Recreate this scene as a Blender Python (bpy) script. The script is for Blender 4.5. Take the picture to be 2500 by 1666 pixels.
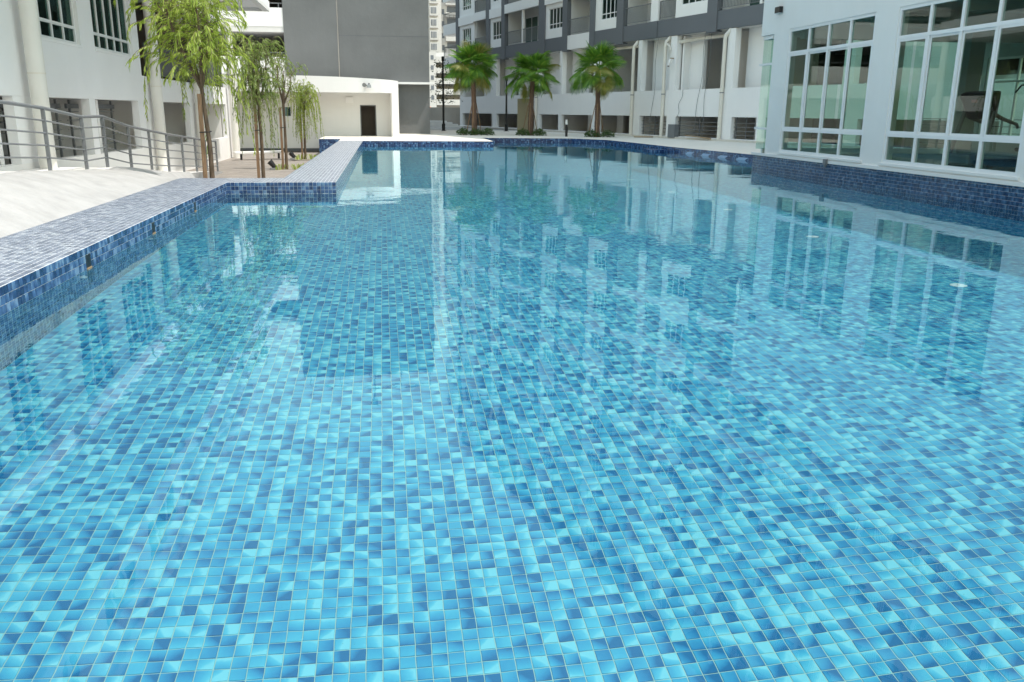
import bpy, math, random
import numpy as np
from mathutils import Vector, Matrix
random.seed(7)
rng = np.random.default_rng(11)
for o in list(bpy.data.objects): bpy.data.objects.remove(o)
sc = bpy.context.scene
col = sc.collection

# ---------------------------------------------------------------- camera
F, CX, CY, HC = 2080.0, 1250.0, 833.0, 1.62        # focal length / centre in photo pixels, eye height above the water
ROLL = math.radians(0.5)
def unroll(x, y):
    c, s = math.cos(ROLL), math.sin(ROLL); dx, dy = x-CX, y-CY
    return c*dx+s*dy, -s*dx+c*dy
vx, vy = unroll(935, 270)                           # vanishing point of the pool's long side (world +Y)
TH = math.atan(-vy/F); PSI = math.atan(-vx*math.cos(TH)/F)
FWD = np.array([math.sin(PSI)*math.cos(TH), math.cos(PSI)*math.cos(TH), -math.sin(TH)])
R0 = np.array([math.cos(PSI), -math.sin(PSI), 0]); U0 = np.cross(R0, FWD)
RIGHT = math.cos(ROLL)*R0+math.sin(ROLL)*U0; UP = -math.sin(ROLL)*R0+math.cos(ROLL)*U0
CAM = np.array([0, 0, HC])
def ray(x, y):
    v = FWD*F+RIGHT*(x-CX)-UP*(y-CY); return v/np.linalg.norm(v)
def onx(x, y, X): v = ray(x, y); return CAM+v*(X/v[0])
def proj(P):
    d = np.asarray(P, float)-CAM; z = d@FWD
    return CX+F*(d@RIGHT)/z, CY-F*(d@UP)/z
cam = bpy.data.objects.new('camera', bpy.data.cameras.new('camera')); col.objects.link(cam)
cam.matrix_world = Matrix(((RIGHT[0], UP[0], -FWD[0], 0), (RIGHT[1], UP[1], -FWD[1], 0), (RIGHT[2], UP[2], -FWD[2], HC), (0, 0, 0, 1)))
cam.data.sensor_fit = 'HORIZONTAL'; cam.data.sensor_width = 36; cam.data.lens = 36*F/2500
cam.data.clip_start = 0.1; cam.data.clip_end = 2000
sc.camera = cam

# ---------------------------------------------------------------- sky, sun, exposure
SUN_EL, SUN_AZ = math.radians(64), math.radians(-25)     # azimuth measured from +X towards +Y
SUN = Vector((math.cos(SUN_EL)*math.cos(SUN_AZ), math.cos(SUN_EL)*math.sin(SUN_AZ), math.sin(SUN_EL)))
w = bpy.data.worlds.new('World'); sc.world = w; w.use_nodes = True
nt = w.node_tree; nt.nodes.clear()
sky = nt.nodes.new('ShaderNodeTexSky'); sky.sky_type = 'NISHITA'; sky.sun_disc = False
sky.sun_elevation = SUN_EL; sky.sun_rotation = math.pi/2-SUN_AZ
sky.altitude = 50; sky.air_density = 3.0; sky.dust_density = 2.2; sky.ozone_density = 1.5
bg = nt.nodes.new('ShaderNodeBackground'); bg.inputs['Strength'].default_value = 0.15
wo = nt.nodes.new('ShaderNodeOutputWorld')
nt.links.new(sky.outputs[0], bg.inputs[0]); nt.links.new(bg.outputs[0], wo.inputs[0])
sl = bpy.data.lights.new('sun', 'SUN'); sl.energy = 2.2; sl.angle = math.radians(0.53); sl.color = (1, 0.96, 0.90)
so = bpy.data.objects.new('sun', sl); col.objects.link(so)
so.rotation_euler = SUN.to_track_quat('Z', 'Y').to_euler(); so.location = (20, -10, 40)
sl.cycles.is_caustics_light = True
sc.view_settings.view_transform = 'Standard'; sc.view_settings.look = 'None'
sc.view_settings.gamma = 1; sc.view_settings.exposure = 0.88; sc.view_settings.use_curve_mapping = False
sc.cycles.max_bounces = 10; sc.cycles.transmission_bounces = 8; sc.cycles.transparent_max_bounces = 24
sc.cycles.diffuse_bounces = 4; sc.cycles.glossy_bounces = 5
sc.cycles.caustics_refractive = True; sc.cycles.caustics_reflective = False; sc.cycles.blur_glossy = 0.5

# ---------------------------------------------------------------- material helpers
def newmat(name):
    m = bpy.data.materials.new(name); m.use_nodes = True
    n = m.node_tree.nodes; n.clear()
    out = n.new('ShaderNodeOutputMaterial'); b = n.new('ShaderNodeBsdfPrincipled')
    m.node_tree.links.new(b.outputs[0], out.inputs[0])
    return m, m.node_tree, b
def N(nt, t, **kw):
    n = nt.nodes.new(t)
    for k, v in kw.items():
        if k.startswith('i_'):
            key = k[2:]; n.inputs[int(key) if key.isdigit() else key].default_value = v
        else: setattr(n, k, v)
    return n
def mat(name, c, rough=.6, var=.06, scale=3., bump=0., bscale=30., spec=.5, metal=0, streak=0., c2=None, coords='Position'):
    """painted / plastered / metal surface with soft uneven tone, fine relief, optional vertical weather streaks"""
    m, nt, b = newmat(name); L = nt.links.new
    geo = N(nt, 'ShaderNodeNewGeometry')
    n1 = N(nt, 'ShaderNodeTexNoise', i_Scale=scale, i_Detail=6., i_Roughness=.6); L(geo.outputs['Position'], n1.inputs['Vector'])
    rmp = N(nt, 'ShaderNodeMapRange', i_1=.25, i_2=.75, i_3=0., i_4=1.); L(n1.outputs[0], rmp.inputs[0])
    mx = N(nt, 'ShaderNodeMix', data_type='RGBA')
    lo = tuple(max(0, v*(1-var)) for v in c) if c2 is None else c2
    hi = tuple(min(1, v*(1+var)) for v in c) if c2 is None else c
    mx.inputs[6].default_value = (*lo, 1); mx.inputs[7].default_value = (*hi, 1)
    L(rmp.outputs[0], mx.inputs[0]); colr = mx.outputs[2]
    if streak:
        mp = N(nt, 'ShaderNodeMapping'); mp.inputs['Scale'].default_value = (1.6, 1.6, .12)
        L(geo.outputs['Position'], mp.inputs[0])
        n2 = N(nt, 'ShaderNodeTexNoise', i_Scale=2.2, i_Detail=8., i_Roughness=.7); L(mp.outputs[0], n2.inputs['Vector'])
        r2 = N(nt, 'ShaderNodeMapRange', i_1=.45, i_2=.8, i_3=0., i_4=streak); L(n2.outputs[0], r2.inputs[0])
        m2 = N(nt, 'ShaderNodeMix', data_type='RGBA'); L(r2.outputs[0], m2.inputs[0]); L(colr, m2.inputs[6])
        m2.inputs[7].default_value = (c[0]*.55, c[1]*.54, c[2]*.5, 1); colr = m2.outputs[2]
    L(colr, b.inputs['Base Color'])
    b.inputs['Roughness'].default_value = rough; b.inputs['Metallic'].default_value = metal
    b.inputs['Specular IOR Level'].default_value = spec
    if bump:
        n3 = N(nt, 'ShaderNodeTexNoise', i_Scale=bscale, i_Detail=5., i_Roughness=.65); L(geo.outputs['Position'], n3.inputs['Vector'])
        bp = N(nt, 'ShaderNodeBump', i_Strength=1., i_Distance=bump); L(n3.outputs[0], bp.inputs['Height'])
        L(bp.outputs[0], b.inputs['Normal'])
    return m

P = 0.0752          # tile pitch (tile + joint); every tiled face of the pool lies on this lattice
J = 0.0040
def tilemat(name, stops, rough=.12, grout=None, obj=False, grad=1.3, groutc=(.50, .55, .47), spec=.5, specks=0.):
    """mosaic: each tile has its own shade and its own cloudy gradient; grout=True also draws the joints (where tiles are too far to build)"""
    m, nt, b = newmat(name); L = nt.links.new
    geo = N(nt, 'ShaderNodeNewGeometry')
    if obj:
        tc = N(nt, 'ShaderNodeTexCoord'); pos = tc.outputs['Object']
    else: pos = geo.outputs['Position']
    if obj: inner = pos
    else:
        sc_ = N(nt, 'ShaderNodeVectorMath', operation='SCALE'); sc_.inputs['Scale'].default_value = -.02; L(geo.outputs['True Normal'], sc_.inputs[0])
        ad = N(nt, 'ShaderNodeVectorMath', operation='ADD'); L(pos, ad.inputs[0]); L(sc_.outputs[0], ad.inputs[1]); inner = ad.outputs[0]
    dv = N(nt, 'ShaderNodeVectorMath', operation='SCALE'); dv.inputs['Scale'].default_value = 1/P; L(inner, dv.inputs[0])
    fl = N(nt, 'ShaderNodeVectorMath', operation='FLOOR'); L(dv.outputs[0], fl.inputs[0])
    fr = N(nt, 'ShaderNodeVectorMath', operation='FRACTION'); L(dv.outputs[0], fr.inputs[0])
    off = N(nt, 'ShaderNodeVectorMath', operation='ADD'); off.inputs[1].default_value = (.37, .71, .13); L(fl.outputs[0], off.inputs[0])
    wn = N(nt, 'ShaderNodeTexWhiteNoise', noise_dimensions='3D'); L(off.outputs[0], wn.inputs['Vector'])
    ce = N(nt, 'ShaderNodeVectorMath', operation='SUBTRACT'); ce.inputs[1].default_value = (.5, .5, .5); L(fr.outputs[0], ce.inputs[0])
    cd = N(nt, 'ShaderNodeVectorMath', operation='SUBTRACT'); cd.inputs[1].default_value = (.5, .5, .5); L(wn.outputs['Color'], cd.inputs[0])
    dot = N(nt, 'ShaderNodeVectorMath', operation='DOT_PRODUCT'); L(ce.outputs[0], dot.inputs[0]); L(cd.outputs[0], dot.inputs[1])
    cl = N(nt, 'ShaderNodeTexNoise', i_Scale=38., i_Detail=2.); L(pos, cl.inputs['Vector'])
    clm = N(nt, 'ShaderNodeMath', operation='MULTIPLY_ADD', i_1=.14, i_2=-.07); L(cl.outputs[0], clm.inputs[0])
    g = N(nt, 'ShaderNodeMath', operation='MULTIPLY_ADD', i_1=grad); L(dot.outputs['Value'], g.inputs[0]); L(wn.outputs['Value'], g.inputs[2])
    g2 = N(nt, 'ShaderNodeMath', operation='ADD'); L(g.outputs[0], g2.inputs[0]); L(clm.outputs[0], g2.inputs[1])
    cr = N(nt, 'ShaderNodeValToRGB'); el = cr.color_ramp.elements
    while len(el) > 1: el.remove(el[-1])
    el[0].position = stops[0][0]; el[0].color = (*stops[0][1], 1)
    for p_, c_ in stops[1:]:
        e = el.new(p_); e.color = (*c_, 1)
    L(g2.outputs[0], cr.inputs[0]); colr = cr.outputs[0]
    if grout:
        sep = N(nt, 'ShaderNodeSeparateXYZ'); 
        ab = N(nt, 'ShaderNodeVectorMath', operation='ABSOLUTE'); L(ce.outputs[0], ab.inputs[0]); L(ab.outputs[0], sep.inputs[0])
        nn = N(nt, 'ShaderNodeSeparateXYZ')
        if obj: nn_src = tc.outputs['Normal']
        else: nn_src = geo.outputs['True Normal']
        na = N(nt, 'ShaderNodeVectorMath', operation='ABSOLUTE'); L(nn_src, na.inputs[0]); L(na.outputs[0], nn.inputs[0])
        mxs = []
        for k in range(3):     # the axis the face looks along has no joints
            s1 = N(nt, 'ShaderNodeMath', operation='SUBTRACT', i_0=1.); L(nn.outputs[k], s1.inputs[1])
            s2 = N(nt, 'ShaderNodeMath', operation='MULTIPLY'); L(sep.outputs[k], s2.inputs[0]); L(s1.outputs[0], s2.inputs[1]); mxs.append(s2)
        ma = N(nt, 'ShaderNodeMath', operation='MAXIMUM'); L(mxs[0].outputs[0], ma.inputs[0]); L(mxs[1].outputs[0], ma.inputs[1])
        mb = N(nt, 'ShaderNodeMath', operation='MAXIMUM'); L(ma.outputs[0], mb.inputs[0]); L(mxs[2].outputs[0], mb.inputs[1])
        gt = N(nt, 'ShaderNodeMath', operation='GREATER_THAN', i_1=.5-J/P/2); L(mb.outputs[0], gt.inputs[0])
        mm = N(nt, 'ShaderNodeMix', data_type='RGBA'); L(gt.outputs[0], mm.inputs[0]); L(colr, mm.inputs[6]); mm.inputs[7].default_value = (*groutc, 1)
        colr = mm.outputs[2]
        rm = N(nt, 'ShaderNodeMapRange', i_3=rough, i_4=.8); L(gt.outputs[0], rm.inputs[0]); L(rm.outputs[0], b.inputs['Roughness'])
    else: b.inputs['Roughness'].default_value = rough
    if specks:      # settled specks of dirt, in drifts
        v1 = N(nt, 'ShaderNodeTexNoise', i_Scale=95., i_Detail=2.); L(pos, v1.inputs['Vector'])
        v2 = N(nt, 'ShaderNodeTexNoise', i_Scale=1.3, i_Detail=3.); L(pos, v2.inputs['Vector'])
        s1 = N(nt, 'ShaderNodeMapRange', i_1=.68, i_2=.74); L(v1.outputs[0], s1.inputs[0]); s2 = N(nt, 'ShaderNodeMapRange', i_1=.5, i_2=.66, i_4=specks); L(v2.outputs[0], s2.inputs[0])
        sm = N(nt, 'ShaderNodeMath', operation='MULTIPLY'); L(s1.outputs[0], sm.inputs[0]); L(s2.outputs[0], sm.inputs[1])
        ms = N(nt, 'ShaderNodeMix', data_type='RGBA'); L(sm.outputs[0], ms.inputs[0]); L(colr, ms.inputs[6]); ms.inputs[7].default_value = (.10, .13, .08, 1); colr = ms.outputs[2]
    b.inputs['Specular IOR Level'].default_value = spec
    L(colr, b.inputs['Base Color'])
    return m

FLOOR_ST = [(0., (.018, .14, .31)), (.12, (.028, .20, .40)), (.32, (.046, .285, .485)), (.62, (.068, .37, .545)), (.86, (.105, .455, .60)), (1., (.22, .57, .655))]
WALL_ST = [(0., (.018, .042, .115)), (.3, (.034, .075, .18)), (.6, (.058, .12, .26)), (.85, (.095, .18, .33)), (1., (.17, .27, .41))]
TOP_SHEEN_ST = [(0., (.10, .125, .18)), (.3, (.145, .175, .24)), (.6, (.20, .235, .305)), (.85, (.27, .305, .37)), (1., (.36, .40, .45))]  # paler than the wall tiles: sun and sky sheen painted into the colours
GYM_ST = [(0., (.008, .026, .075)), (.4, (.022, .068, .16)), (.8, (.065, .15, .28)), (1., (.18, .28, .40))]
NAVY_ST = [(0., (.006, .025, .09)), (.5, (.016, .06, .18)), (.85, (.05, .14, .31)), (1., (.15, .28, .46))]
M = {}
M['floor_tile'] = tilemat('pool floor tile', FLOOR_ST, rough=.25, grad=1.7, specks=.7)
M['floor_far'] = tilemat('pool floor mosaic', FLOOR_ST, rough=.25, grout=True, grad=1.7, groutc=(.38, .47, .39), specks=.5)
M['wall_tile'] = tilemat('pool wall tile', WALL_ST, rough=.10)
M['wall_far'] = tilemat('pool wall mosaic', WALL_ST, rough=.12, grout=True, groutc=(.74, .74, .70))
M['top_tile_sheen'] = tilemat('coping tile with painted sheen', TOP_SHEEN_ST, rough=.28, grad=.9)
M['gym_tile'] = tilemat('plinth tile', GYM_ST, rough=.12)
M['gym_far'] = tilemat('plinth mosaic', GYM_ST, rough=.15, grout=True, groutc=(.50, .51, .52))
M['oblique'] = tilemat('curved wall mosaic', NAVY_ST, rough=.15, grout=True, obj=True, groutc=(.2, .25, .35))
M['grout'] = mat('grout', (.80, .80, .78), .85, .06, 8)
M['white'] = mat('white wall paint', (.88, .868, .85), .75, .025, .8, .0006, 60, streak=.05)
M['white_cool'] = mat('cool white wall paint', (.78, .775, .75), .7, .03, .8, .0005, 60, streak=.04)
M['white_left'] = mat('off white wall paint', (.88, .88, .885), .7, .03, .8, .0005, 60, streak=.04)
M['cream'] = mat('cream plaster', (.80, .79, .765), .75, .03, 1.0, .0008, 40, streak=.06)
M['plaster'] = mat('rough white plaster', (.375, .372, .366), .9, .16, 2.4, .02, 7)
M['column'] = mat('column paint', (.80, .78, .73), .6, .03, 2., .0005, 40, streak=.08)
M['grey'] = mat('grey wall paint', (.150, .157, .158), .8, .12, .5, .010, 4, streak=.10)
M['greyband'] = mat('slate grey paint', (.135, .145, .16), .7, .04, 1., .0005, 40, streak=.04)
M['concrete'] = mat('deck concrete', (.62, .58, .51), .8, .07, 1.4, .001, 60)
M['deckwhite'] = mat('pale deck screed', (.72, .68, .60), .8, .05, 1.4, .001, 60)
M['dusty'] = mat('dusty concrete', (.36, .34, .31), .9, .15, .6, .002, 30)
M['ground'] = mat('bare ground', (.28, .25, .21), .95, .2, .3, .004, 12)
M['metal_grey'] = mat('grey painted steel', (.17, .18, .19), .45, .05, 5., spec=.5)
M['rail_dark'] = mat('dark grey slats', (.10, .108, .12), .5, .05, 5.)
M['frame'] = mat('white aluminium', (.78, .79, .79), .35, .02, 4.)
M['black'] = mat('black powder coat', (.012, .013, .015), .4, .1, 5.)
M['rubber'] = mat('black rubber', (.02, .02, .022), .6, .1, 5.)
M['silver'] = mat('silver paint', (.35, .36, .37), .35, .05, 5., metal=.6)
M['pvc'] = mat('cream pipe', (.74, .70, .62), .45, .03, 3., streak=.08)
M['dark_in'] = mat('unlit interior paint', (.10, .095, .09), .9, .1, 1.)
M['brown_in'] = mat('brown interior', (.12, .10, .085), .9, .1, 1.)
M['interior'] = mat('interior wall paint', (.68, .67, .65), .85, .04, .8, streak=.05)
M['gymfloor'] = mat('dark gym flooring', (.04, .06, .06), .5, .1, 2.)
M['gymwall'] = mat('pale grey gym wall', (.48, .51, .49), .8, .04, 1.)
M['khaki'] = mat('khaki paint', (.30, .27, .19), .8, .05, 1.)
M['orange'] = mat('orange roof tile', (.55, .17, .07), .8, .1, 1.)
M['board'] = mat('white boards', (.8, .79, .76), .7, .05, 2.)
M['lightblue'] = mat('pale blue inlay tile', (.34, .50, .72), .2, .15, 20.)
M['disc'] = mat('white plastic cover', (.85, .86, .84), .4, .03, 5.)
M['screen'] = mat('dark glossy panel', (.015, .016, .018), .12, .1, 3.)
M['red'] = mat('dull red sticker', (.22, .05, .04), .5, .1, 3.)
M['lens'] = mat('lamp lens', (.75, .76, .74), .25, .03, 5.)
M['far_white'] = mat('far tower paint', (.60, .595, .585), .8, .03, .2)
M['far_dark'] = mat('far window glass', (.16, .18, .21), .7, .2, .5)

def woodmat(name, c, c2, sc_=(14, 14, 1.2)):
    m, nt, b = newmat(name); L = nt.links.new
    geo = N(nt, 'ShaderNodeNewGeometry'); mp = N(nt, 'ShaderNodeMapping'); mp.inputs['Scale'].default_value = sc_
    L(geo.outputs['Position'], mp.inputs[0])
    n1 = N(nt, 'ShaderNodeTexNoise', i_Scale=3., i_Detail=8., i_Roughness=.7); L(mp.outputs[0], n1.inputs['Vector'])
    cr = N(nt, 'ShaderNodeValToRGB'); cr.color_ramp.elements[0].position = .32; cr.color_ramp.elements[1].position = .68
    cr.color_ramp.elements[0].color = (*c2, 1); cr.color_ramp.elements[1].color = (*c, 1)
    L(n1.outputs[0], cr.inputs[0]); L(cr.outputs[0], b.inputs['Base Color']); b.inputs['Roughness'].default_value = .85
    bp = N(nt, 'ShaderNodeBump', i_Strength=1., i_Distance=.004); L(n1.outputs[0], bp.inputs['Height']); L(bp.outputs[0], b.inputs['Normal'])
    return m
M['bark'] = woodmat('willow bark', (.20, .14, .09), (.07, .05, .035))
M['stake'] = woodmat('timber stake', (.36, .23, .13), (.17, .10, .06))
M['palm_bark'] = woodmat('palm bark', (.22, .13, .09), (.06, .04, .03), (9, 9, 14))
M['plank'] = woodmat('raw plank', (.42, .30, .17), (.25, .16, .09), (3, 14, 14))

def leafmat(name, stops, trans=.35, scale=1.7):
    m, nt, b = newmat(name); L = nt.links.new
    out = [n for n in nt.nodes if n.type == 'OUTPUT_MATERIAL'][0]
    geo = N(nt, 'ShaderNodeNewGeometry')
    n1 = N(nt, 'ShaderNodeTexNoise', i_Scale=scale, i_Detail=3.); L(geo.outputs['Position'], n1.inputs['Vector'])
    ad = N(nt, 'ShaderNodeMath', operation='MULTIPLY_ADD', i_1=.55); L(geo.outputs['Random Per Island'], ad.inputs[0])
    s = N(nt, 'ShaderNodeMath', operation='MULTIPLY_ADD', i_1=.9, i_2=-.2); L(n1.outputs[0], s.inputs[0]); L(s.outputs[0], ad.inputs[2])
    cr = N(nt, 'ShaderNodeValToRGB'); el = cr.color_ramp.elements
    while len(el) > 1: el.remove(el[-1])
    el[0].position = stops[0][0]; el[0].color = (*stops[0][1], 1)
    for p_, c_ in stops[1:]:
        e = el.new(p_); e.color = (*c_, 1)
    L(ad.outputs[0], cr.inputs[0]); L(cr.outputs[0], b.inputs['Base Color']); b.inputs['Roughness'].default_value = .45
    tr = N(nt, 'ShaderNodeBsdfTranslucent'); L(cr.outputs[0], tr.inputs[0])
    mx = N(nt, 'ShaderNodeMixShader', i_0=trans); L(b.outputs[0], mx.inputs[1]); L(tr.outputs[0], mx.inputs[2]); L(mx.outputs[0], out.inputs[0])
    return m
M['willow'] = leafmat('willow leaves', [(0., (.13, .20, .025)), (.35, (.29, .40, .05)), (.7, (.46, .56, .10)), (1., (.64, .68, .26))], .5)
M['willow2'] = leafmat('grey green willow leaves', [(0., (.10, .16, .03)), (.5, (.26, .36, .08)), (1., (.48, .55, .20))], .5)
M['palm'] = leafmat('palm fronds', [(0., (.04, .12, .015)), (.5, (.12, .28, .03)), (.85, (.27, .43, .05)), (1., (.46, .50, .10))], .45)
M['palm_old'] = leafmat('yellowing palm fronds', [(0., (.12, .16, .03)), (.5, (.28, .30, .06)), (1., (.46, .38, .12))], .4)
M['shrub'] = leafmat('shrub leaves', [(0., (.02, .05, .01)), (.6, (.06, .12, .025)), (1., (.14, .2, .05))], .3, 6)
M['dark_leaf'] = leafmat('dark leaves', [(0., (.012, .03, .01)), (1., (.05, .08, .025))], .2, 3)

def glassmat(name, tint, ior=1.9, rough=0.):
    m = bpy.data.materials.new(name); m.use_nodes = True; nt = m.node_tree; nt.nodes.clear(); L = nt.links.new
    out = N(nt, 'ShaderNodeOutputMaterial'); tr = N(nt, 'ShaderNodeBsdfTransparent'); tr.inputs[0].default_value = (*tint, 1)
    gl = N(nt, 'ShaderNodeBsdfGlossy'); gl.inputs['Roughness'].default_value = rough; gl.inputs[0].default_value = (.86, .95, .92, 1)
    fr = N(nt, 'ShaderNodeFresnel', i_IOR=ior); mx = N(nt, 'ShaderNodeMixShader')
    geo = N(nt, 'ShaderNodeNewGeometry'); n1 = N(nt, 'ShaderNodeTexNoise', i_Scale=.8, i_Detail=1.); L(geo.outputs['Position'], n1.inputs['Vector'])
    bp = N(nt, 'ShaderNodeBump', i_Strength=1., i_Distance=.0004); L(n1.outputs[0], bp.inputs['Height']); L(bp.outputs[0], gl.inputs['Normal'])
    fb = N(nt, 'ShaderNodeMath', operation='SUBTRACT', i_0=1.); L(geo.outputs['Backfacing'], fb.inputs[1])      # only the outer skin of a pane mirrors
    ff = N(nt, 'ShaderNodeMath', operation='MULTIPLY'); L(fr.outputs[0], ff.inputs[0]); L(fb.outputs[0], ff.inputs[1])
    L(ff.outputs[0], mx.inputs[0]); L(tr.outputs[0], mx.inputs[1]); L(gl.outputs[0], mx.inputs[2]); L(mx.outputs[0], out.inputs[0])
    return m
M['glass'] = glassmat('green tinted window glass', (.70, .80, .76), 1.7)
M['glass_pale'] = glassmat('pale green corner glass', (.80, .91, .86), 1.5)
M['glass_dark'] = glassmat('dark tinted window glass', (.50, .62, .60), 1.38)

def watermat():
    m = bpy.data.materials.new('pool water'); m.use_nodes = True; nt = m.node_tree; nt.nodes.clear(); L = nt.links.new
    out = N(nt, 'ShaderNodeOutputMaterial')
    g = N(nt, 'ShaderNodeBsdfGlass', i_Roughness=0., i_IOR=1.333); g.inputs[0].default_value = (.81, .98, 1, 1)
    geo = N(nt, 'ShaderNodeNewGeometry')
    n1 = N(nt, 'ShaderNodeTexNoise', i_Scale=2.6, i_Detail=2., i_Roughness=.5); L(geo.outputs['Position'], n1.inputs['Vector'])
    n2 = N(nt, 'ShaderNodeTexNoise', i_Scale=11., i_Detail=1., i_Roughness=.5); L(geo.outputs['Position'], n2.inputs['Vector'])
    a = N(nt, 'ShaderNodeMath', operation='MULTIPLY_ADD', i_1=.16); L(n2.outputs[0], a.inputs[0]); L(n1.outputs[0], a.inputs[2])
    n3 = N(nt, 'ShaderNodeTexNoise', i_Scale=.9, i_Detail=0.); L(geo.outputs['Position'], n3.inputs['Vector'])
    a2 = N(nt, 'ShaderNodeMath', operation='MULTIPLY_ADD', i_1=3.0); L(n3.outputs[0], a2.inputs[0]); L(a.outputs[0], a2.inputs[2])
    bp = N(nt, 'ShaderNodeBump', i_Strength=1., i_Distance=.0012); L(a2.outputs[0], bp.inputs['Height']); L(bp.outputs[0], g.inputs['Normal'])
    L(g.outputs[0], out.inputs[0])
    return m
M['water'] = watermat()
def pavermat():
    m, nt, b = newmat('grey pavers'); L = nt.links.new
    geo = N(nt, 'ShaderNodeNewGeometry')
    br = N(nt, 'ShaderNodeTexBrick', i_Scale=1.); br.inputs['Brick Width'].default_value = .4; br.inputs['Row Height'].default_value = .2
    br.inputs['Mortar Size'].default_value = .008
    br.inputs['Color1'].default_value = (.33, .29, .255, 1); br.inputs['Color2'].default_value = (.41, .365, .32, 1); br.inputs['Mortar'].default_value = (.22, .2, .18, 1)
    L(geo.outputs['Position'], br.inputs['Vector'])
    n1 = N(nt, 'ShaderNodeTexNoise', i_Scale=1.5, i_Detail=6.); L(geo.outputs['Position'], n1.inputs['Vector'])
    mx = N(nt, 'ShaderNodeMix', data_type='RGBA', blend_type='MULTIPLY', i_0=.5); L(br.outputs[0], mx.inputs[6]); L(n1.outputs[0], mx.inputs[7])
    L(mx.outputs[2], b.inputs['Base Color']); b.inputs['Roughness'].default_value = .85
    return m
M['paver'] = pavermat()

# ---------------------------------------------------------------- mesh helpers
class MB:
    def __init__(s): s.v = []; s.f = []
    def add(s, vs, fs):
        k = len(s.v); s.v += [tuple(map(float, p)) for p in vs]; s.f += [tuple(i+k for i in f) for f in fs]; return s
    def hexa(s, p):     # 8 corners, bottom ring then top ring
        return s.add(p, [(3, 2, 1, 0), (4, 5, 6, 7), (0, 1, 5, 4), (1, 2, 6, 5), (2, 3, 7, 6), (3, 0, 4, 7)])
    def box(s, x0, x1, y0, y1, z0, z1):
        return s.hexa([(x0, y0, z0), (x1, y0, z0), (x1, y1, z0), (x0, y1, z0), (x0, y0, z1), (x1, y0, z1), (x1, y1, z1), (x0, y1, z1)])
    def prism(s, poly, z0, z1):
        n = len(poly); b = [(x, y, z0) for x, y in poly]; t = [(x, y, z1) for x, y in poly]
        return s.add(b+t, [tuple(range(n-1, -1, -1)), tuple(range(n, 2*n))]+[(i, (i+1) % n, n+(i+1) % n, n+i) for i in range(n)])
    def tube(s, pts, r, n=8, cap=True):
        pts = [Vector(p) for p in pts]; rs = r if isinstance(r, (list, tuple)) else [r]*len(pts)
        vs = []; up = Vector((0, 0, 1)); prev = None
        for i, p in enumerate(pts):
            t = (pts[min(i+1, len(pts)-1)]-pts[max(i-1, 0)]).normalized()
            a = prev if prev is not None else (up.cross(t) if abs(t.z) < .95 else Vector((1, 0, 0)))
            a = (a-t*a.dot(t)).normalized(); prev = a; b = t.cross(a)
            vs += [p+(a*math.cos(q)+b*math.sin(q))*rs[i] for q in [2*math.pi*k/n for k in range(n)]]
        fs = [(i*n+k, i*n+(k+1) % n, (i+1)*n+(k+1) % n, (i+1)*n+k) for i in range(len(pts)-1) for k in range(n)]
        if cap: fs += [tuple(range(n-1, -1, -1)), tuple(range((len(pts)-1)*n, len(pts)*n))]
        return s.add(vs, fs)
    def bar(s, a, b, w, h=None):      # rectangular bar between two points
        a, b = Vector(a), Vector(b); h = h or w; t = (b-a).normalized()
        x = Vector((0, 0, 1)).cross(t) if abs(t.z) < .95 else Vector((1, 0, 0)); x.normalize(); y = t.cross(x)
        c = [(-1, -1), (1, -1), (1, 1), (-1, 1)]
        return s.hexa([a+x*i*w/2+y*j*h/2 for i, j in c]+[b+x*i*w/2+y*j*h/2 for i, j in c])
    def build(s, name, m, parent=None, smooth=False, bevel=0.):
        me = bpy.data.meshes.new(name); me.from_pydata(s.v, [], s.f); me.update()
        if smooth:
            me.polygons.foreach_set('use_smooth', [True]*len(me.polygons))
            me.set_sharp_from_angle(angle=math.radians(40))
        return link(name, me, m, parent, bevel)
def link(name, me, m, parent=None, bevel=0.):
    if m is not None: 
        me.materials.clear(); me.materials.append(M[m] if isinstance(m, str) else m)
    o = bpy.data.objects.new(name, me); col.objects.link(o)
    if parent is not None: setparent(o, parent)
    if bevel:
        b = o.modifiers.new('bevel', 'BEVEL'); b.width = bevel; b.segments = 2; b.limit_method = 'ANGLE'
    return o
def world_of(o):
    m = Matrix.LocRotScale(o.location, o.rotation_euler, o.scale)
    return world_of(o.parent) @ o.matrix_parent_inverse @ m if o.parent else m
def setparent(o, p):
    o.parent = p; o.matrix_parent_inverse = world_of(p).inverted()
def tag(o, label=None, cat=None, group=None, kind=None):
    if label: o['label'] = label
    if cat: o['category'] = cat
    if group: o['group'] = group
    if kind: o['kind'] = kind
    return o
def thing(name, label, cat, loc=(0, 0, 0), group=None):
    o = bpy.data.objects.new(name, None); col.objects.link(o); o.location = loc; o.empty_display_size = .3
    return tag(o, label, cat, group)
def struct(o): return tag(o, kind='structure')

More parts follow.
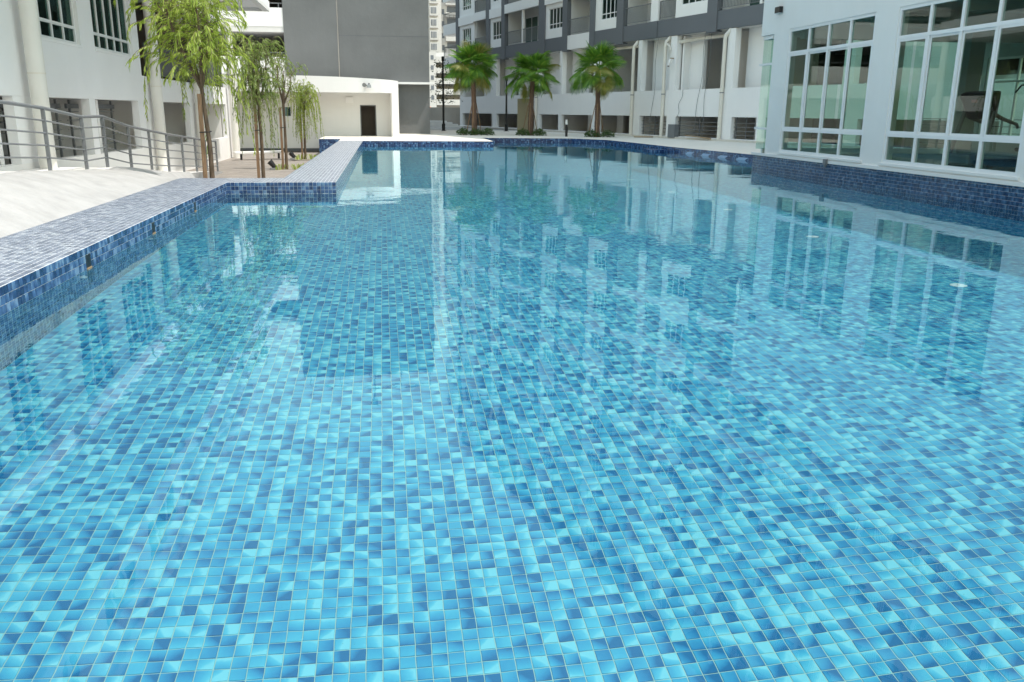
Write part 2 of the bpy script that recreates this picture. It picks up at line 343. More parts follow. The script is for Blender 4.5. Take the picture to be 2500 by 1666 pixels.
class Frame:        # a facade: u along it, z up, n out of it
    def __init__(s, O, U, Nn): s.O = Vector(O); s.U = Vector(U); s.N = Vector(Nn)
    def p(s, u, z, n=0.): return s.O+s.U*u+s.N*n+Vector((0, 0, z))
    def box(s, mb, u0, u1, z0, z1, n0, n1):
        p = s.p; return mb.hexa([p(u0, z0, n0), p(u1, z0, n0), p(u1, z0, n1), p(u0, z0, n1), p(u0, z1, n0), p(u1, z1, n0), p(u1, z1, n1), p(u0, z1, n1)])
    def holes(s, mb, u0, u1, z0, z1, n0, n1, holes):
        us = sorted({u0, u1, *[min(max(h[i], u0), u1) for h in holes for i in (0, 1)]}); zs = sorted({z0, z1, *[min(max(h[i], z0), z1) for h in holes for i in (2, 3)]})
        def solid(i, j):
            if i < 0 or j < 0 or i >= len(us)-1 or j >= len(zs)-1: return False
            cu, cz = (us[i]+us[i+1])/2, (zs[j]+zs[j+1])/2
            return not any(h[0] < cu < h[1] and h[2] < cz < h[3] for h in holes)
        p = s.p
        for i in range(len(us)-1):
            for j in range(len(zs)-1):
                if not solid(i, j): continue
                a, b, c, d = us[i], us[i+1], zs[j], zs[j+1]
                mb.add([p(a, c, n1), p(b, c, n1), p(b, d, n1), p(a, d, n1)], [(0, 1, 2, 3)])
                mb.add([p(a, c, n0), p(b, c, n0), p(b, d, n0), p(a, d, n0)], [(3, 2, 1, 0)])
                if not solid(i-1, j): mb.add([p(a, c, n0), p(a, c, n1), p(a, d, n1), p(a, d, n0)], [(0, 1, 2, 3)])
                if not solid(i+1, j): mb.add([p(b, c, n0), p(b, c, n1), p(b, d, n1), p(b, d, n0)], [(3, 2, 1, 0)])
                if not solid(i, j-1): mb.add([p(a, c, n0), p(b, c, n0), p(b, c, n1), p(a, c, n1)], [(0, 1, 2, 3)])
                if not solid(i, j+1): mb.add([p(a, d, n0), p(b, d, n0), p(b, d, n1), p(a, d, n1)], [(3, 2, 1, 0)])
        return mb
def fbox(fr, name, m, par, u0, u1, z0, z1, n0, n1, bevel=0.): return fr.box(MB(), u0, u1, z0, z1, n0, n1).build(name, m, par, bevel=bevel)
def window(fr, par, u0, u1, z0, z1, n, cols, zs, glass='glass', fw=.06, d=.07, sash=None, fm='frame'):
    """frame ring (the window part) with a mullion for every division, transoms at heights zs and one pane per light"""
    mb = MB(); fr.holes(mb, u0, u1, z0, z1, n-d, n, [(u0+fw, u1-fw, z0+fw, z1-fw)])
    wdw = mb.build('window', fm, par)
    rows = [z0+fw]+list(zs)+[z1-fw]; us = [u0+fw+(u1-u0-2*fw)*k/cols for k in range(cols+1)]; h = fw/2
    for z in zs: fbox(fr, 'transom', fm, wdw, u0+fw, u1-fw, z-h, z+h, n-d+.004, n-.004)
    for r in range(len(rows)-1):
        a = rows[r]+(h if r else 0); b = rows[r+1]-(h if r < len(rows)-2 else 0); mid = sash is not None and r == sash
        for k in range(1, cols): fbox(fr, 'mullion', fm, wdw, us[k]-h*(1.2 if not mid else 1.0), us[k]+h*(1.2 if not mid else 1.0), a, b, n-d+.006, n-.006)
        for k in range(cols):
            pa = us[k]+(h*1.2 if k else 0); pb = us[k+1]-(h*1.2 if k < cols-1 else 0)
            if mid:      # sliding sash: a second, slimmer ring inside the light
                s2 = MB(); nn = n-.012-(.022 if k in (1, 2) else 0); fr.holes(s2, pa, pb, a, b, nn-.03, nn, [(pa+.045, pb-.045, a+.05, b-.05)])
                s2.build('sash', fm, wdw); fbox(fr, 'pane', glass, wdw, pa+.045, pb-.045, a+.05, b-.05, nn-.018, nn-.012)
            else: fbox(fr, 'pane', glass, wdw, pa, pb, a, b, n-d/2-.003, n-d/2+.003)
    return wdw
def railing(fr, par, u0, u1, z0, h, n, pitch=.11, m='metal_grey', name='railing', ends=True, bar=.018):
    mb = MB(); fr.box(mb, u0, u1, z0+h-.05, z0+h, n-.025, n+.025); fr.box(mb, u0, u1, z0+.08, z0+.11, n-.012, n+.012)
    k = int((u1-u0)/pitch)
    for i in range(1, k): 
        u = u0+(u1-u0)*i/k; fr.box(mb, u-bar/2, u+bar/2, z0+.11, z0+h-.05, n-bar/2, n+bar/2)
    for u in (u0+.02, u1-.02): fr.box(mb, u-.02, u+.02, z0, z0+h-.05, n-.02, n+.02)
    return mb.build(name, m, par)

# ---------------------------------------------------------------- tiles
def patch(O, U, V, Nn, nu, nv, skip=None):
    O, U, V, Nn = map(np.array, (O, U, V, Nn)); i, j = np.meshgrid(np.arange(nu), np.arange(nv), indexing='ij')
    c = O+(i.ravel()[:, None]+.5)*P*U+(j.ravel()[:, None]+.5)*P*V
    if skip is not None: c = c[[not skip(q) for q in c]]
    n = len(c); return c, np.tile(U, (n, 1)).astype(float), np.tile(V, (n, 1)).astype(float), np.tile(Nn, (n, 1)).astype(float)
def px_size(c, U, V, water=False):
    d = c-CAM; z = d@FWD
    def pr(q):
        e = q-CAM; zz = np.maximum(e@FWD, .05); return np.stack([CX+F*(e@RIGHT)/zz, CY-F*(e@UP)/zz], 1)
    a = pr(c+U*P/2)-pr(c-U*P/2); b = pr(c+V*P/2)-pr(c-V*P/2); s = np.abs(a[:, 0]*b[:, 1]-a[:, 1]*b[:, 0]); q = pr(c)
    inside = (z > .3)&(q[:, 0] > -10)&(q[:, 0] < 2510)&(q[:, 1] > -10)&(q[:, 1] < 1676)
    return np.where(inside, s, 0)
TH_T = .004
def tile_verts(c, U, V, Nn, tilt=.004, joint=J):
    h = (P-joint)/2; hi = h-.0012; n = len(c); t = rng.normal(0, tilt, (n, 2)); out = np.zeros((n, 8, 3))
    for k, (a, b) in enumerate(((-1, -1), (1, -1), (1, 1), (-1, 1))):
        out[:, k] = c+U*a*h+V*b*h-Nn*.003
        out[:, k+4] = c+U*a*hi+V*b*hi+Nn*(TH_T+(a*t[:, :1]+b*t[:, 1:])*h)
    return out
TF = np.array([(4, 5, 6, 7), (0, 1, 5, 4), (1, 2, 6, 5), (2, 3, 7, 6), (3, 0, 4, 7)])
def tiles(parent, sets, m, nmax=300, receiver=True, joint=J):
    c, U, V, Nn = [np.concatenate([s[k] for s in sets]) for k in range(4)]
    flip = np.einsum('ij,ij->i', np.cross(U, V), Nn) < 0; U[flip] *= -1
    order = np.argsort(-px_size(c, U, V)); top = order[:nmax]; rest = order[nmax:]
    protos = []
    for k in range(6):
        vv = tile_verts(np.zeros((1, 3)), np.array([[1., 0, 0]]), np.array([[0, 1., 0]]), np.array([[0, 0, 1.]]), joint=joint)[0]
        me = bpy.data.meshes.new('tile'); me.from_pydata(vv.tolist(), [], TF.tolist()); me.materials.append(M[m]); protos.append(me)
    for q, i in enumerate(top):
        o = bpy.data.objects.new('tile', protos[q % 6]); col.objects.link(o)
        o.matrix_world = Matrix(((U[i][0], V[i][0], Nn[i][0], c[i][0]), (U[i][1], V[i][1], Nn[i][1], c[i][1]), (U[i][2], V[i][2], Nn[i][2], c[i][2]), (0, 0, 0, 1)))
        o.parent = parent
        o.cycles.is_caustics_receiver = receiver
    if len(rest):
        vv = tile_verts(c[rest], U[rest], V[rest], Nn[rest], joint=joint).reshape(-1, 3); n = len(rest)
        ff = (TF[None]+np.arange(n)[:, None, None]*8).reshape(-1, 4)
        me = bpy.data.meshes.new('tiles'); me.vertices.add(len(vv)); me.vertices.foreach_set('co', vv.ravel())
        me.loops.add(ff.size); me.loops.foreach_set('vertex_index', ff.ravel().astype(np.int32)); me.polygons.add(len(ff))
        me.polygons.foreach_set('loop_start', np.arange(0, ff.size, 4, dtype=np.int32)); me.update(calc_edges=True); me.validate(); me.shade_flat()
        o = link('tiles', me, m); o.parent = parent; tag(o, kind='stuff'); o.cycles.is_caustics_receiver = receiver

# ================================================================ GROUND, DECKS, POOL
ZC = 3*P            # coping height above the water
ZF = -20*P          # pool floor
XL, XLo = -41*P, -56*P          # left wall, inner and outer edge of its coping
YS, YSo = 234*P, 249*P          # step wall
XB, XBo = -13*P, -28*P          # inner wall beyond the step
YD = 556*P                      # far deck face
XG = 147*P                      # gym plinth
YN = 12*P                       # near edge, behind and below the camera
far_wall = [(5.2, YD), (5.3, 47.35), (10.2, 46.9), (11.55, 44.6), (11.85, 41.2), (12.1, 36.2), (12.86, 29.2), (13.35, 25.0)]

def sheet_with_hole(x0, x1, y0, y1, hx0, hx1, hy0, hy1, z):
    return MB().add([(x0, y0, z), (x1, y0, z), (x1, y1, z), (x0, y1, z), (hx0, hy0, z), (hx1, hy0, z), (hx1, hy1, z), (hx0, hy1, z)],
                    [(0, 1, 5, 4), (1, 2, 6, 5), (2, 3, 7, 6), (3, 0, 4, 7)])
struct(sheet_with_hole(-600, 600, -400, 1200, -3.6, 14.2, YN-.5, 48.2, -.78).build('ground', 'ground'))

# pool floor
fl = MB().add([(XL-.4, YN-.3, ZF), (14, YN-.3, ZF), (14, 48, ZF), (XL-.4, 48, ZF)], [(0, 1, 2, 3)]).build('pool_floor', 'floor_far')
struct(fl); fl.cycles.is_caustics_receiver = True
sets = []
for j in range(int(2.4/P), int(13.2/P)):
    y = (j+.5)*P; lo = max(XL, -1.0-.30*y); hi = min(XG-.2, 1.1+.66*y)
    i0, i1 = math.ceil(lo/P-.01), math.floor(hi/P)
    sets.append(patch((i0*P, j*P, ZF), (1, 0, 0), (0, 1, 0), (0, 0, 1), i1-i0, 1))
tiles(fl, sets, 'floor_tile', joint=.0056)
# pool walls (solid kerbs that the tiles clad)
w1 = MB().box(XLo, XL, YN, YS, ZF-.05, ZC-.001).build('pool_wall', 'wall_far'); struct(w1)
w2 = MB().box(XLo, XB, YS+.0, YSo, ZF-.05, ZC-.001).build('pool_wall', 'wall_far'); struct(w2)
w3 = MB().box(XBo, XB-.001, YSo, YD, ZF-.05, ZC-.001).build('pool_wall', 'wall_far'); struct(w3)
slots = [onx(213, 628, XL)[1], onx(373, 553, XL)[1], onx(475, 505, XL)[1]]
def slot_tile(q): return any(abs(q[1]-s) < P*.99 and q[2] < P*1.9 for s in slots) and abs(q[0]-XL) < .01
slots = [round(s/P)*P for s in slots]
ny = 234-20
tiles(w1, [patch((XL, 20*P, 0), (0, 1, 0), (0, 0, 1), (1, 0, 0), ny, 3, slot_tile)], 'wall_tile', 150, joint=.0055)
bed = MB().box(XLo, XL-.0005, YN, YS-.0005, ZC-.0008, ZC+.0004).build('coping_bed', 'grout', w1); tiles(w1, [patch((XL, 20*P, ZC), (0, 1, 0), (-1, 0, 0), (0, 0, 1), ny, 15)], 'top_tile_sheen', 150, joint=.010)
tiles(w2, [patch((XL, YS, 0), (1, 0, 0), (0, 0, 1), (0, -1, 0), 28, 3), ], 'wall_tile', 90, joint=.006)
MB().box(XLo, XB-.0005, YS+.0005, YSo, ZC-.0008, ZC+.0004).build('coping_bed', 'grout', w2); tiles(w2, [patch((XL, YS, ZC), (1, 0, 0), (0, 1, 0), (0, 0, 1), 28, 15), patch((XLo, YS, ZC), (1, 0, 0), (0, 1, 0), (0, 0, 1), 15, 15)], 'top_tile_sheen', 200, joint=.011)
slots2 = [YS+2.2+2.35*k for k in range(8)]
slots2 = [(math.floor(s/P)+.5)*P for s in slots2]
def slot_tile2(q): return any(abs(q[1]-s) < P*.5 for s in slots2) and abs(q[2]-P*.5) < P*.2 and abs(q[0]-XB) < .01
tiles(w3, [patch((XB, YS, 0), (0, 1, 0), (0, 0, 1), (1, 0, 0), 556-234, 3, slot_tile2), ], 'wall_tile', 100, joint=.006)
MB().box(XBo, XB-.0015, YSo+.0005, YD, ZC-.0008, ZC+.0004).build('coping_bed', 'grout', w3); tiles(w3, [patch((XB, YSo, ZC), (0, 1, 0), (-1, 0, 0), (0, 0, 1), 556-249, 15)], 'top_tile_sheen', 200, joint=.012)
for s in slots:      # overflow openings in the left wall: a black block painting the dark inside, with a pale lip
    o = MB().box(XL-.02, XL+.0035, s-P*.97, s+P*.97, P*.02, P*1.97).build('overflow_opening', 'black', w1)
    MB().box(XL-.02, XL+.010, s-P*.97, s+P*.97, -.012, P*.22).build('lip', 'plank', o)
    MB().tube([(XL-.01, s-.25, -.22), (XL+.014, s-.25, -.20)], .06, 16).build('inlet_cover', 'disc', w1, True)
for s in slots2: MB().box(XB-.02, XB+.0015, s-P*.46, s+P*.46, P*.04, P*.96).build('overflow_opening', 'black', w3)  # black blocks stand for the shade inside these openings
for par, a_, b_ in ((w2, (XL+.01, YS-.0046), (XB-.01, YS-.0046)),):
    mb = MB(); n_ = 90; r_ = random.Random(2)
    for k in range(n_):
        if r_.random() < .45: continue
        f0, f1 = k/n_, (k+r_.uniform(.5, 1))/n_; x0, y0 = a_[0]+(b_[0]-a_[0])*f0, a_[1]+(b_[1]-a_[1])*f0; x1, y1 = a_[0]+(b_[0]-a_[0])*f1, a_[1]+(b_[1]-a_[1])*f1
        mb.add([(x0, y0, .001), (x1, y1, .001), (x1, y1, .0075), (x0, y0, .006)], [(0, 1, 2, 3)])
    mb.build('lime_line', 'grout', par)
# near deck under the photographer, far deck and the curved far wall
struct(MB().box(-9, XG, -30, YN, ZF-.05, ZC).build('near_deck', 'deckwhite'))
deck_poly = [(XBo, YD), (5.2, YD)]+far_wall[1:]+[(13.35, 24.2), (40, 24.2), (40, 66), (-3.2, 66), (-3.2, 44.6), (XBo, 44.6)]
dk = MB().prism(deck_poly, ZC-.14, ZC+.002).build('deck', 'deckwhite'); struct(dk)
fwall = []
for a, b in [((XB, YD), (5.2, YD))]+list(zip(far_wall[:-1], far_wall[1:])):     # thin tiled skins in front of the deck's edge
    va, vb = Vector((*a, 0)), Vector((*b, 0)); d = (vb-va).normalized(); nrm = Vector((-d.y, d.x, 0))
    y0, y1 = (0, .03) if nrm.dot(Vector((6, 35, 0))-(va+vb)/2) > 0 else (-.03, 0)
    ob = MB().box(0, (vb-va).length, y0, y1, ZF-.05, ZC-.004).build('pool_wall', 'oblique')
    ob.location = va; ob.rotation_euler = (0, 0, math.atan2(d.y, d.x)); fwall.append(struct(ob))
for o in fwall+[w1, w2, w3]: o.cycles.is_caustics_receiver = True
# pale blue slanted inlays on the right-hand wall, just above the water
ia, ib = Vector((12.1, 36.2, 0)), Vector((12.86, 29.2, 0)); idr = (ib-ia).normalized(); inn = Vector((-idr.y, idr.x, 0))
if inn.x > 0: inn = -inn
for x0, x1 in ((1674, 1695), (1712, 1736), (1753, 1779), (1798, 1829)):
    def hit(px):
        v = Vector(ray(px, 385)); t = (ia.x*inn.x+ia.y*inn.y)/(v.x*inn.x+v.y*inn.y); return Vector((v.x*t, v.y*t, 0))
    a, b = hit(x0), hit(x1); L = (b-a); k = L*.28; q = inn*.034
    MB().hexa([a+inn*.028, b-k+inn*.028, b-k+q, a+q]+[x+Vector((0, 0, .095)) for x in (a+k+inn*.028, b+inn*.028, b+q, a+k+q)]).build('inlay', 'lightblue', fwall[6])
# submerged bench ledge
led = MB().prism([(11.98, 38.6), (12.05, 37.2), (12.08, 36.35), (11.45, 36.1), (11.35, 37.4)], ZF, .07).build('pool_ledge', 'oblique'); struct(led)

# water
pw = [(XL, YN), (XG, YN), (XG, 25.05), (13.35, 25.05)]+far_wall[::-1][1:]+[(XB, YD), (XB, YS), (XL, YS)]
wt = MB().add([(x, y, 0.) for x, y in pw], [tuple(range(len(pw)))]).build('pool_water', 'water'); struct(wt)
wt.cycles.is_caustics_caster = True; wt.data.polygons.foreach_set('use_smooth', [True]*len(wt.data.polygons))

# drain covers on the pool floor
for k, y in enumerate((8.86, 12.4, 15.8, 19.2, 22.6, 26.0)):
    t = thing('drain_cover', ['nearest round white cover on the pool floor', 'second round white cover on the pool floor from the camera', 'third round white cover on the pool floor, left of the gym corner',
              'fourth round white cover on the pool floor', 'fifth round white cover, far down the pool floor', 'farthest round white cover on the pool floor'][k], 'drain cover', (6.55, y, ZF+.006), 'floor covers in a row')
    MB().tube([(6.55, y, ZF+.004), (6.55, y, ZF+.02), (6.55, y, ZF+.028)], [.092, .092, .07], 24).build('cover', 'disc', t, True).cycles.is_caustics_receiver = True
    MB().tube([(6.55, y, ZF+.028), (6.55, y, ZF+.033)], .02, 8).build('screw', 'silver', t)

# ================================================================ GYM (right): white glazed building on a tiled plinth
gym = thing('gym_building', 'white glazed gym building on a blue tiled plinth in the pool', 'building', (XG, 18, 0))
GF = Frame((XG, 0, 0), (0, 1, 0), (-1, 0, 0))
ZP = 6*P
pl = MB().box(XG, XG+.4, -12, 25.05, ZF-.05, ZP).build('plinth', 'gym_far', gym); pl.cycles.is_caustics_receiver = True
tiles(pl, [patch((XG, 150*P, 0), (0, 1, 0), (0, 0, 1), (-1, 0, 0), 333-150, 6)], 'gym_tile', 300)
HG = 6.6
mb = MB(); W1 = (19.05, 23.35, .575, 3.86); W2 = (13.87, 18.15, .575, 3.86); W3 = (8.6, 12.95, .575, 3.86)
GF.holes(mb, -12, 24.30, ZP+.002, HG, -.25, -.012, [W1, W2, W3, (3.4, 7.7, .575, 3.86)]); mb.build('wall', 'white_cool', gym)
fbox(GF, 'wall', 'white_cool', gym, 24.302, 25.16, 3.81, HG, -.25, -.012)
fbox(GF, 'sill', 'white_cool', gym, -12, 25.13, ZP-.03, ZP+.045, -.02, .035)
fbox(GF, 'fascia', 'white_cool', gym, 24.42, 25.10, 3.70, 3.80, -.28, -.05)
for a in (W1, W2, W3): 
    window(GF, gym, a[0], a[1], a[2], a[3], -.03, 4, (1.19, 3.23), 'glass', .075, .09, sash=1)
    fbox(GF, 'window_sill', 'white_cool', gym, a[0]-.08, a[1]+.08, a[2]-.055, a[2]-.002, -.2, .02)
# corner glazing
for z0, z1 in ((.60, 1.17), (1.23, 2.98), (3.04, 3.69)): fbox(GF, 'corner_pane', 'glass_pale', gym, 24.31, 25.09, z0, z1, -.09, -.08)
for z in (1.20, 3.01): fbox(GF, 'corner_transom', 'frame', gym, 24.31, 25.20, z-.03, z+.03, -.12, -.03)
# the other faces, floor and roof
mb = MB(); mb.box(XG+.26, 18.4, 25.0, 25.12, ZP, .62); mb.box(XG+.26, 18.4, 25.0, 25.12, 3.81, HG); mb.build('end_wall', 'white_cool', gym)
for k in range(3): MB().box(XG+.3+k*2.3, XG+2.5+k*2.3, 25.04, 25.05, .62, 3.80).build('end_pane', 'glass_pale', gym)
MB().box(XG+.26, 18.4, -12, 24.99, ZP-.2, ZP+.01).build('floor_slab', 'gymfloor', gym)
MB().box(XG+.26, 18.4, -12, 24.99, 4.0, 4.2).build('ceiling', 'interior', gym)
MB().box(XG-.02, 18.5, -12.1, 25.16, HG, HG+.25).build('roof', 'white_cool', gym)
BW = Frame((18.2, 0, 0), (0, 1, 0), (-1, 0, 0)); mb = MB(); bays = [(u, u+2.7) for u in (22.1, 19.1, 16.1, 13.1, 10.1, 7.1, 25.2)]
bays = [(a_, min(b_, 24.9)) for a_, b_ in bays if a_ < 24.9]
BW.holes(mb, -12, 24.98, ZP+.02, 3.99, -.2, 0, [(a_, b_, .95, 3.3) for a_, b_ in bays]); mb.build('back_wall', 'gymwall', gym)
for u0, u1 in bays: window(BW, gym, u0, u1, .95, 3.3, -.03, 2, (2.6,), 'glass_pale', .06)
for y in (20.6, 14.4): MB().box(14.6, 15.0, y, y+.4, ZP+.01, 3.99).build('pillar', 'gymwall', gym)
for y in (23.0, 19.5, 16.2, 13.0): MB().box(XG+.3, 18.1, y, y+.25, 3.6, 3.99).build('ceiling_beam', 'gymwall', gym)
yr = thing('yard_railing', 'grey railing beyond the gym, seen through its windows', 'railing', (19.6, 18, .3))
for k in range(14): MB().bar((19.6, 8+1.6*k, .2), (19.6, 8+1.6*k, 1.5), .05).build('post', 'metal_grey', yr)
for z in (.65, .86, 1.07, 1.28, 1.5): MB().bar((19.6, 7, z), (19.6, 30, z), .03).build('rail', 'metal_grey', yr)
tag(MB().box(23, 23.3, 2, 40, -.7, 3.1).build('boundary_wall', 'white', None), 'white boundary wall beyond the gym, seen through its windows', 'wall')
# lamp and outlet on the facade
t = thing('wall_lamp', 'small black box lamp high on the gym wall by the corner', 'wall lamp', (XG, 24.0, 4.4))
fbox(GF, 'housing', 'black', t, 23.86, 24.16, 4.34, 4.50, -.012, .10, .008); fbox(GF, 'lens', 'lens', t, 23.89, 24.13, 4.332, 4.342, .0, .085)
t = thing('outlet_box', 'small grey outlet box on the sill above the tiled plinth', 'outlet', (XG, 20.5, .47))
fbox(GF, 'box', 'metal_grey', t, 20.46, 20.60, .38, .53, .036, .10, .006); fbox(GF, 'spout', 'metal_grey', t, 20.50, 20.56, .33, .38, .045, .085)

# treadmill behind the second window
t = thing('treadmill', 'dark treadmill with tilted console behind the gym window', 'treadmill', (12.9, 17.6, ZP))
o = Vector((12.75, 17.7, ZP+.01)); ax = Vector((.98, .20, 0)); sd = Vector((.20, -.98, 0)); up = Vector((0, 0, 1))
def tp(a, s, z): return o+ax*a+sd*s+up*z
def tbox(name, m, a0, a1, s0, s1, z0, z1, par=t, bev=.02, lean=0):
    return MB().hexa([tp(a0, s0, z0), tp(a1, s0, z0), tp(a1, s1, z0), tp(a0, s1, z0), tp(a0+lean, s0, z1), tp(a1+lean, s0, z1), tp(a1+lean, s1, z1), tp(a0+lean, s1, z1)]).build(name, m, par, bevel=bev)
tbox('deck', 'rubber', -.1, 1.75, -.42, .42, .06, .22); tbox('belt', 'black', .1, 1.74, -.27, .27, .222, .23, bev=0)
tbox('motor_cover', 'silver', -.25, .15, -.36, .36, .1, .34, bev=.05)
for s in (-.40, .40):
    MB().tube([tp(-.05, s, .2), tp(.12, s, .75), tp(.28, s, 1.25)], [.055, .05, .045], 10).build('upright', 'metal_grey', t, True)
    MB().tube([tp(.28, s, 1.18), tp(.5, s, 1.10), tp(.95, s, .98), tp(1.0, s, .90)], [.045, .04, .035, .035], 10).build('handrail', 'metal_grey', t, True)
cs = MB().add([tp(.10, -.50, 1.62), tp(.10, .50, 1.62), tp(.30, .36, 1.05), tp(.30, -.36, 1.05), tp(.34, -.46, 1.70), tp(.34, .46, 1.70), tp(.46, .32, 1.12), tp(.46, -.32, 1.12)],
              [(0, 1, 2, 3), (7, 6, 5, 4), (0, 4, 5, 1), (1, 5, 6, 2), (2, 6, 7, 3), (3, 7, 4, 0)]).build('console', 'black', t, bevel=.07)
MB().add([tp(.128, -.14, 1.50), tp(.128, .02, 1.50), tp(.150, .02, 1.43), tp(.150, -.14, 1.43)], [(3, 2, 1, 0)]).build('sticker', 'red', cs)
MB().add([tp(.345, -.3, 1.62), tp(.345, .3, 1.62), tp(.43, .25, 1.22), tp(.43, -.25, 1.22)], [(0, 1, 2, 3)]).build('screen', 'screen', cs)
# pulldown machine and bench
t = thing('pulldown_machine', 'weight machine with a bent black pulldown bar behind the treadmill', 'gym machine', (13.9, 16.6, ZP))
for s in (-.35, .35): MB().bar((14.4, 16.7+s, ZP+.01), (14.4, 16.7+s, ZP+2.2), .07).build('upright', 'silver', t, bevel=.01)
MB().bar((14.45, 16.7, ZP+2.16), (13.5, 16.7, ZP+2.16), .07).build('top_beam', 'silver', t, bevel=.01)
MB().tube([(13.5, 16.7, ZP+2.12), (13.5, 16.7, ZP+1.85)], .008, 6).build('cable', 'black', t)
MB().tube([(13.5, 17.35, ZP+1.66), (13.5, 17.2, ZP+1.8), (13.5, 16.7, ZP+1.84), (13.5, 16.2, ZP+1.8), (13.5, 16.05, ZP+1.66)], .018, 8).build('pulldown_bar', 'black', t, True)
mb = MB()
for k in range(10): mb.box(14.28, 14.52, 16.42, 16.98, ZP+.12+k*.09, ZP+.20+k*.09)
mb.build('weight_stack', 'rubber', t)
MB().box(13.3, 13.75, 16.52, 16.88, ZP+.44, ZP+.52).build('seat', 'rubber', t, bevel=.03)
MB().bar((13.55, 16.7, ZP+.01), (13.55, 16.7, ZP+.44), .07).build('seat_post', 'silver', t); MB().bar((13.3, 16.7, ZP+.05), (14.5, 16.7, ZP+.05), .08).build('base', 'silver', t)
t = thing('exercise_bike', 'black exercise bike low behind the last gym window pane', 'exercise bike', (12.6, 14.9, ZP))
bx, by = 12.75, 15.0
MB().bar((bx, by-.5, ZP+.05), (bx, by+.55, ZP+.05), .09, .06).build('base', 'rubber', t, bevel=.01)
for q in (-.5, .55): MB().bar((bx-.28, by+q, ZP+.04), (bx+.28, by+q, ZP+.04), .07, .06).build('foot', 'rubber', t, bevel=.01)
MB().tube([(bx-.05, by+.28, ZP+.33), (bx+.05, by+.28, ZP+.33)], .25, 24).build('flywheel', 'metal_grey', t, True, .01)
MB().tube([(bx, by+.2, ZP+.1), (bx, by+.42, ZP+.85), (bx, by+.48, ZP+1.12)], [.05, .04, .035], 8).build('front_post', 'rubber', t, True)
MB().tube([(bx, by-.05, ZP+.1), (bx, by-.3, ZP+.8)], .035, 8).build('seat_post', 'rubber', t, True)
MB().add([(bx-.11, by-.45, ZP+.80), (bx+.11, by-.45, ZP+.80), (bx+.04, by-.14, ZP+.80), (bx-.04, by-.14, ZP+.80), (bx-.11, by-.45, ZP+.87), (bx+.11, by-.45, ZP+.87), (bx+.03, by-.14, ZP+.85), (bx-.03, by-.14, ZP+.85)],
         [(3, 2, 1, 0), (4, 5, 6, 7), (0, 1, 5, 4), (1, 2, 6, 5), (2, 3, 7, 6), (3, 0, 4, 7)]).build('saddle', 'rubber', t, bevel=.02)
MB().tube([(bx-.25, by+.35, ZP+1.16), (bx-.2, by+.5, ZP+1.12), (bx+.2, by+.5, ZP+1.12), (bx+.25, by+.35, ZP+1.16)], .018, 8).build('handlebar', 'rubber', t, True)

# ================================================================ LEFT BUILDING, ramp, bank and railing
XF = -7.3
LB = thing('left_building', 'long white building with round columns left of the pool', 'building', (XF, 28, -.6))
LF = Frame((XF, 0, 0), (0, 1, 0), (1, 0, 0))
wins = [(13.2, 16.5, 3.1, 5.4), (16.9, 18.62, 3.1, 5.4), (20.33, 23.42, 3.1, 5.4), (24.5, 28.05, 3.1, 5.4)]
ups = [(a, b, z0+3.1*k, z1+3.1*k) for k in (1, 2) for a, b, z0, z1 in wins]
mb = MB(); LF.holes(mb, 2, 28.75, 1.84, 12.5, -.25, 0, wins+ups); mb.build('wall', 'white_left', LB)
for (a, b, z0, z1), c in zip(wins, (5, 3, 4, 5)):
    window(LF, LB, a, b, z0, z1, -.09, c, (3.5,), 'glass_dark', .07, .08)
    fbox(LF, 'window_sill', 'white_left', LB, a-.03, b+.03, z0-.06, z0-.002, -.1, .02)
for a, b, z0, z1 in ups: window(LF, LB, a, b, z0, z1, -.09, 3, (z0+.4,), 'glass_dark', .07, .08)
# lower storey: dado, piers, openings with grilles, rooms behind
def zramp(y):
    ys = [0, 13, 15, 16.6, 18.6, 20, 21.8, 23.5, 25.3, 27.1, 28.9, 30.6, 32.4, 36, 44, 60]; zs = [.95, .68, .60, .515, .39, .375, .22, .04, -.10, -.235, -.325, -.425, -.55, -.6, -.62, -.62]
    return float(np.interp(y, ys, zs))
def zdado(y): return float(np.interp(y, [10, 20, 44], [.52, .50, .32]))
dd = MB()
for y0, y1 in [(2, 10), (10, 20), (20, 24), (24, 28), (28, 32), (32, 36), (36, 40), (40, 44.2)]:
    dd.hexa([(XF-.22, y0, -.8), (XF-.002, y0, -.8), (XF-.002, y1, -.8), (XF-.22, y1, -.8), (XF-.22, y0, zdado(y0)), (XF-.002, y0, zdado(y0)), (XF-.002, y1, zdado(y1)), (XF-.22, y1, zdado(y1))])
dd.build('dado_wall', 'white', LB)
for a, b in ((2, 14.2), (18.93, 20.0), (23.56, 24.02), (28.05, 28.75), (29.2, 29.85), (35.1, 36.0), (43.0, 44.2)): fbox(LF, 'pier', 'white_left', LB, a, b, zdado(b)-.05, 1.838, -.2, -.003)
for y0, y1 in ((14.2, 18.9), (20.0, 23.56), (24.02, 28.05)):      # grilles set back behind the openings
    gr = MB()
    for k in range(3):
        u = y0+.25+(y1-y0-.5)*k/2; LF.box(gr, u-.03, u+.03, .40, 1.82, -.75, -.70)
    for z in (.62, .85, 1.08, 1.31, 1.52): LF.box(gr, y0, y1, z-.01, z+.01, -.735, -.715)
    LF.box(gr, y0, y1, 1.60, 1.72, -.76, -.70)
    gr.build('grille', 'metal_grey', LB)
MB().box(-12, XF-.25, 2, 44, -.9, -.62).build('basement_floor', 'dusty', LB)
RB = Frame((-9.3, 0, 0), (0, 1, 0), (1, 0, 0)); mb = MB(); RB.holes(mb, 2, 44, -.62, 1.84, -.2, 0, [(24.9, 25.75, -.62, 1.45), (38.0, 39.0, -.62, 1.45)]); mb.build('back_wall', 'white', LB)
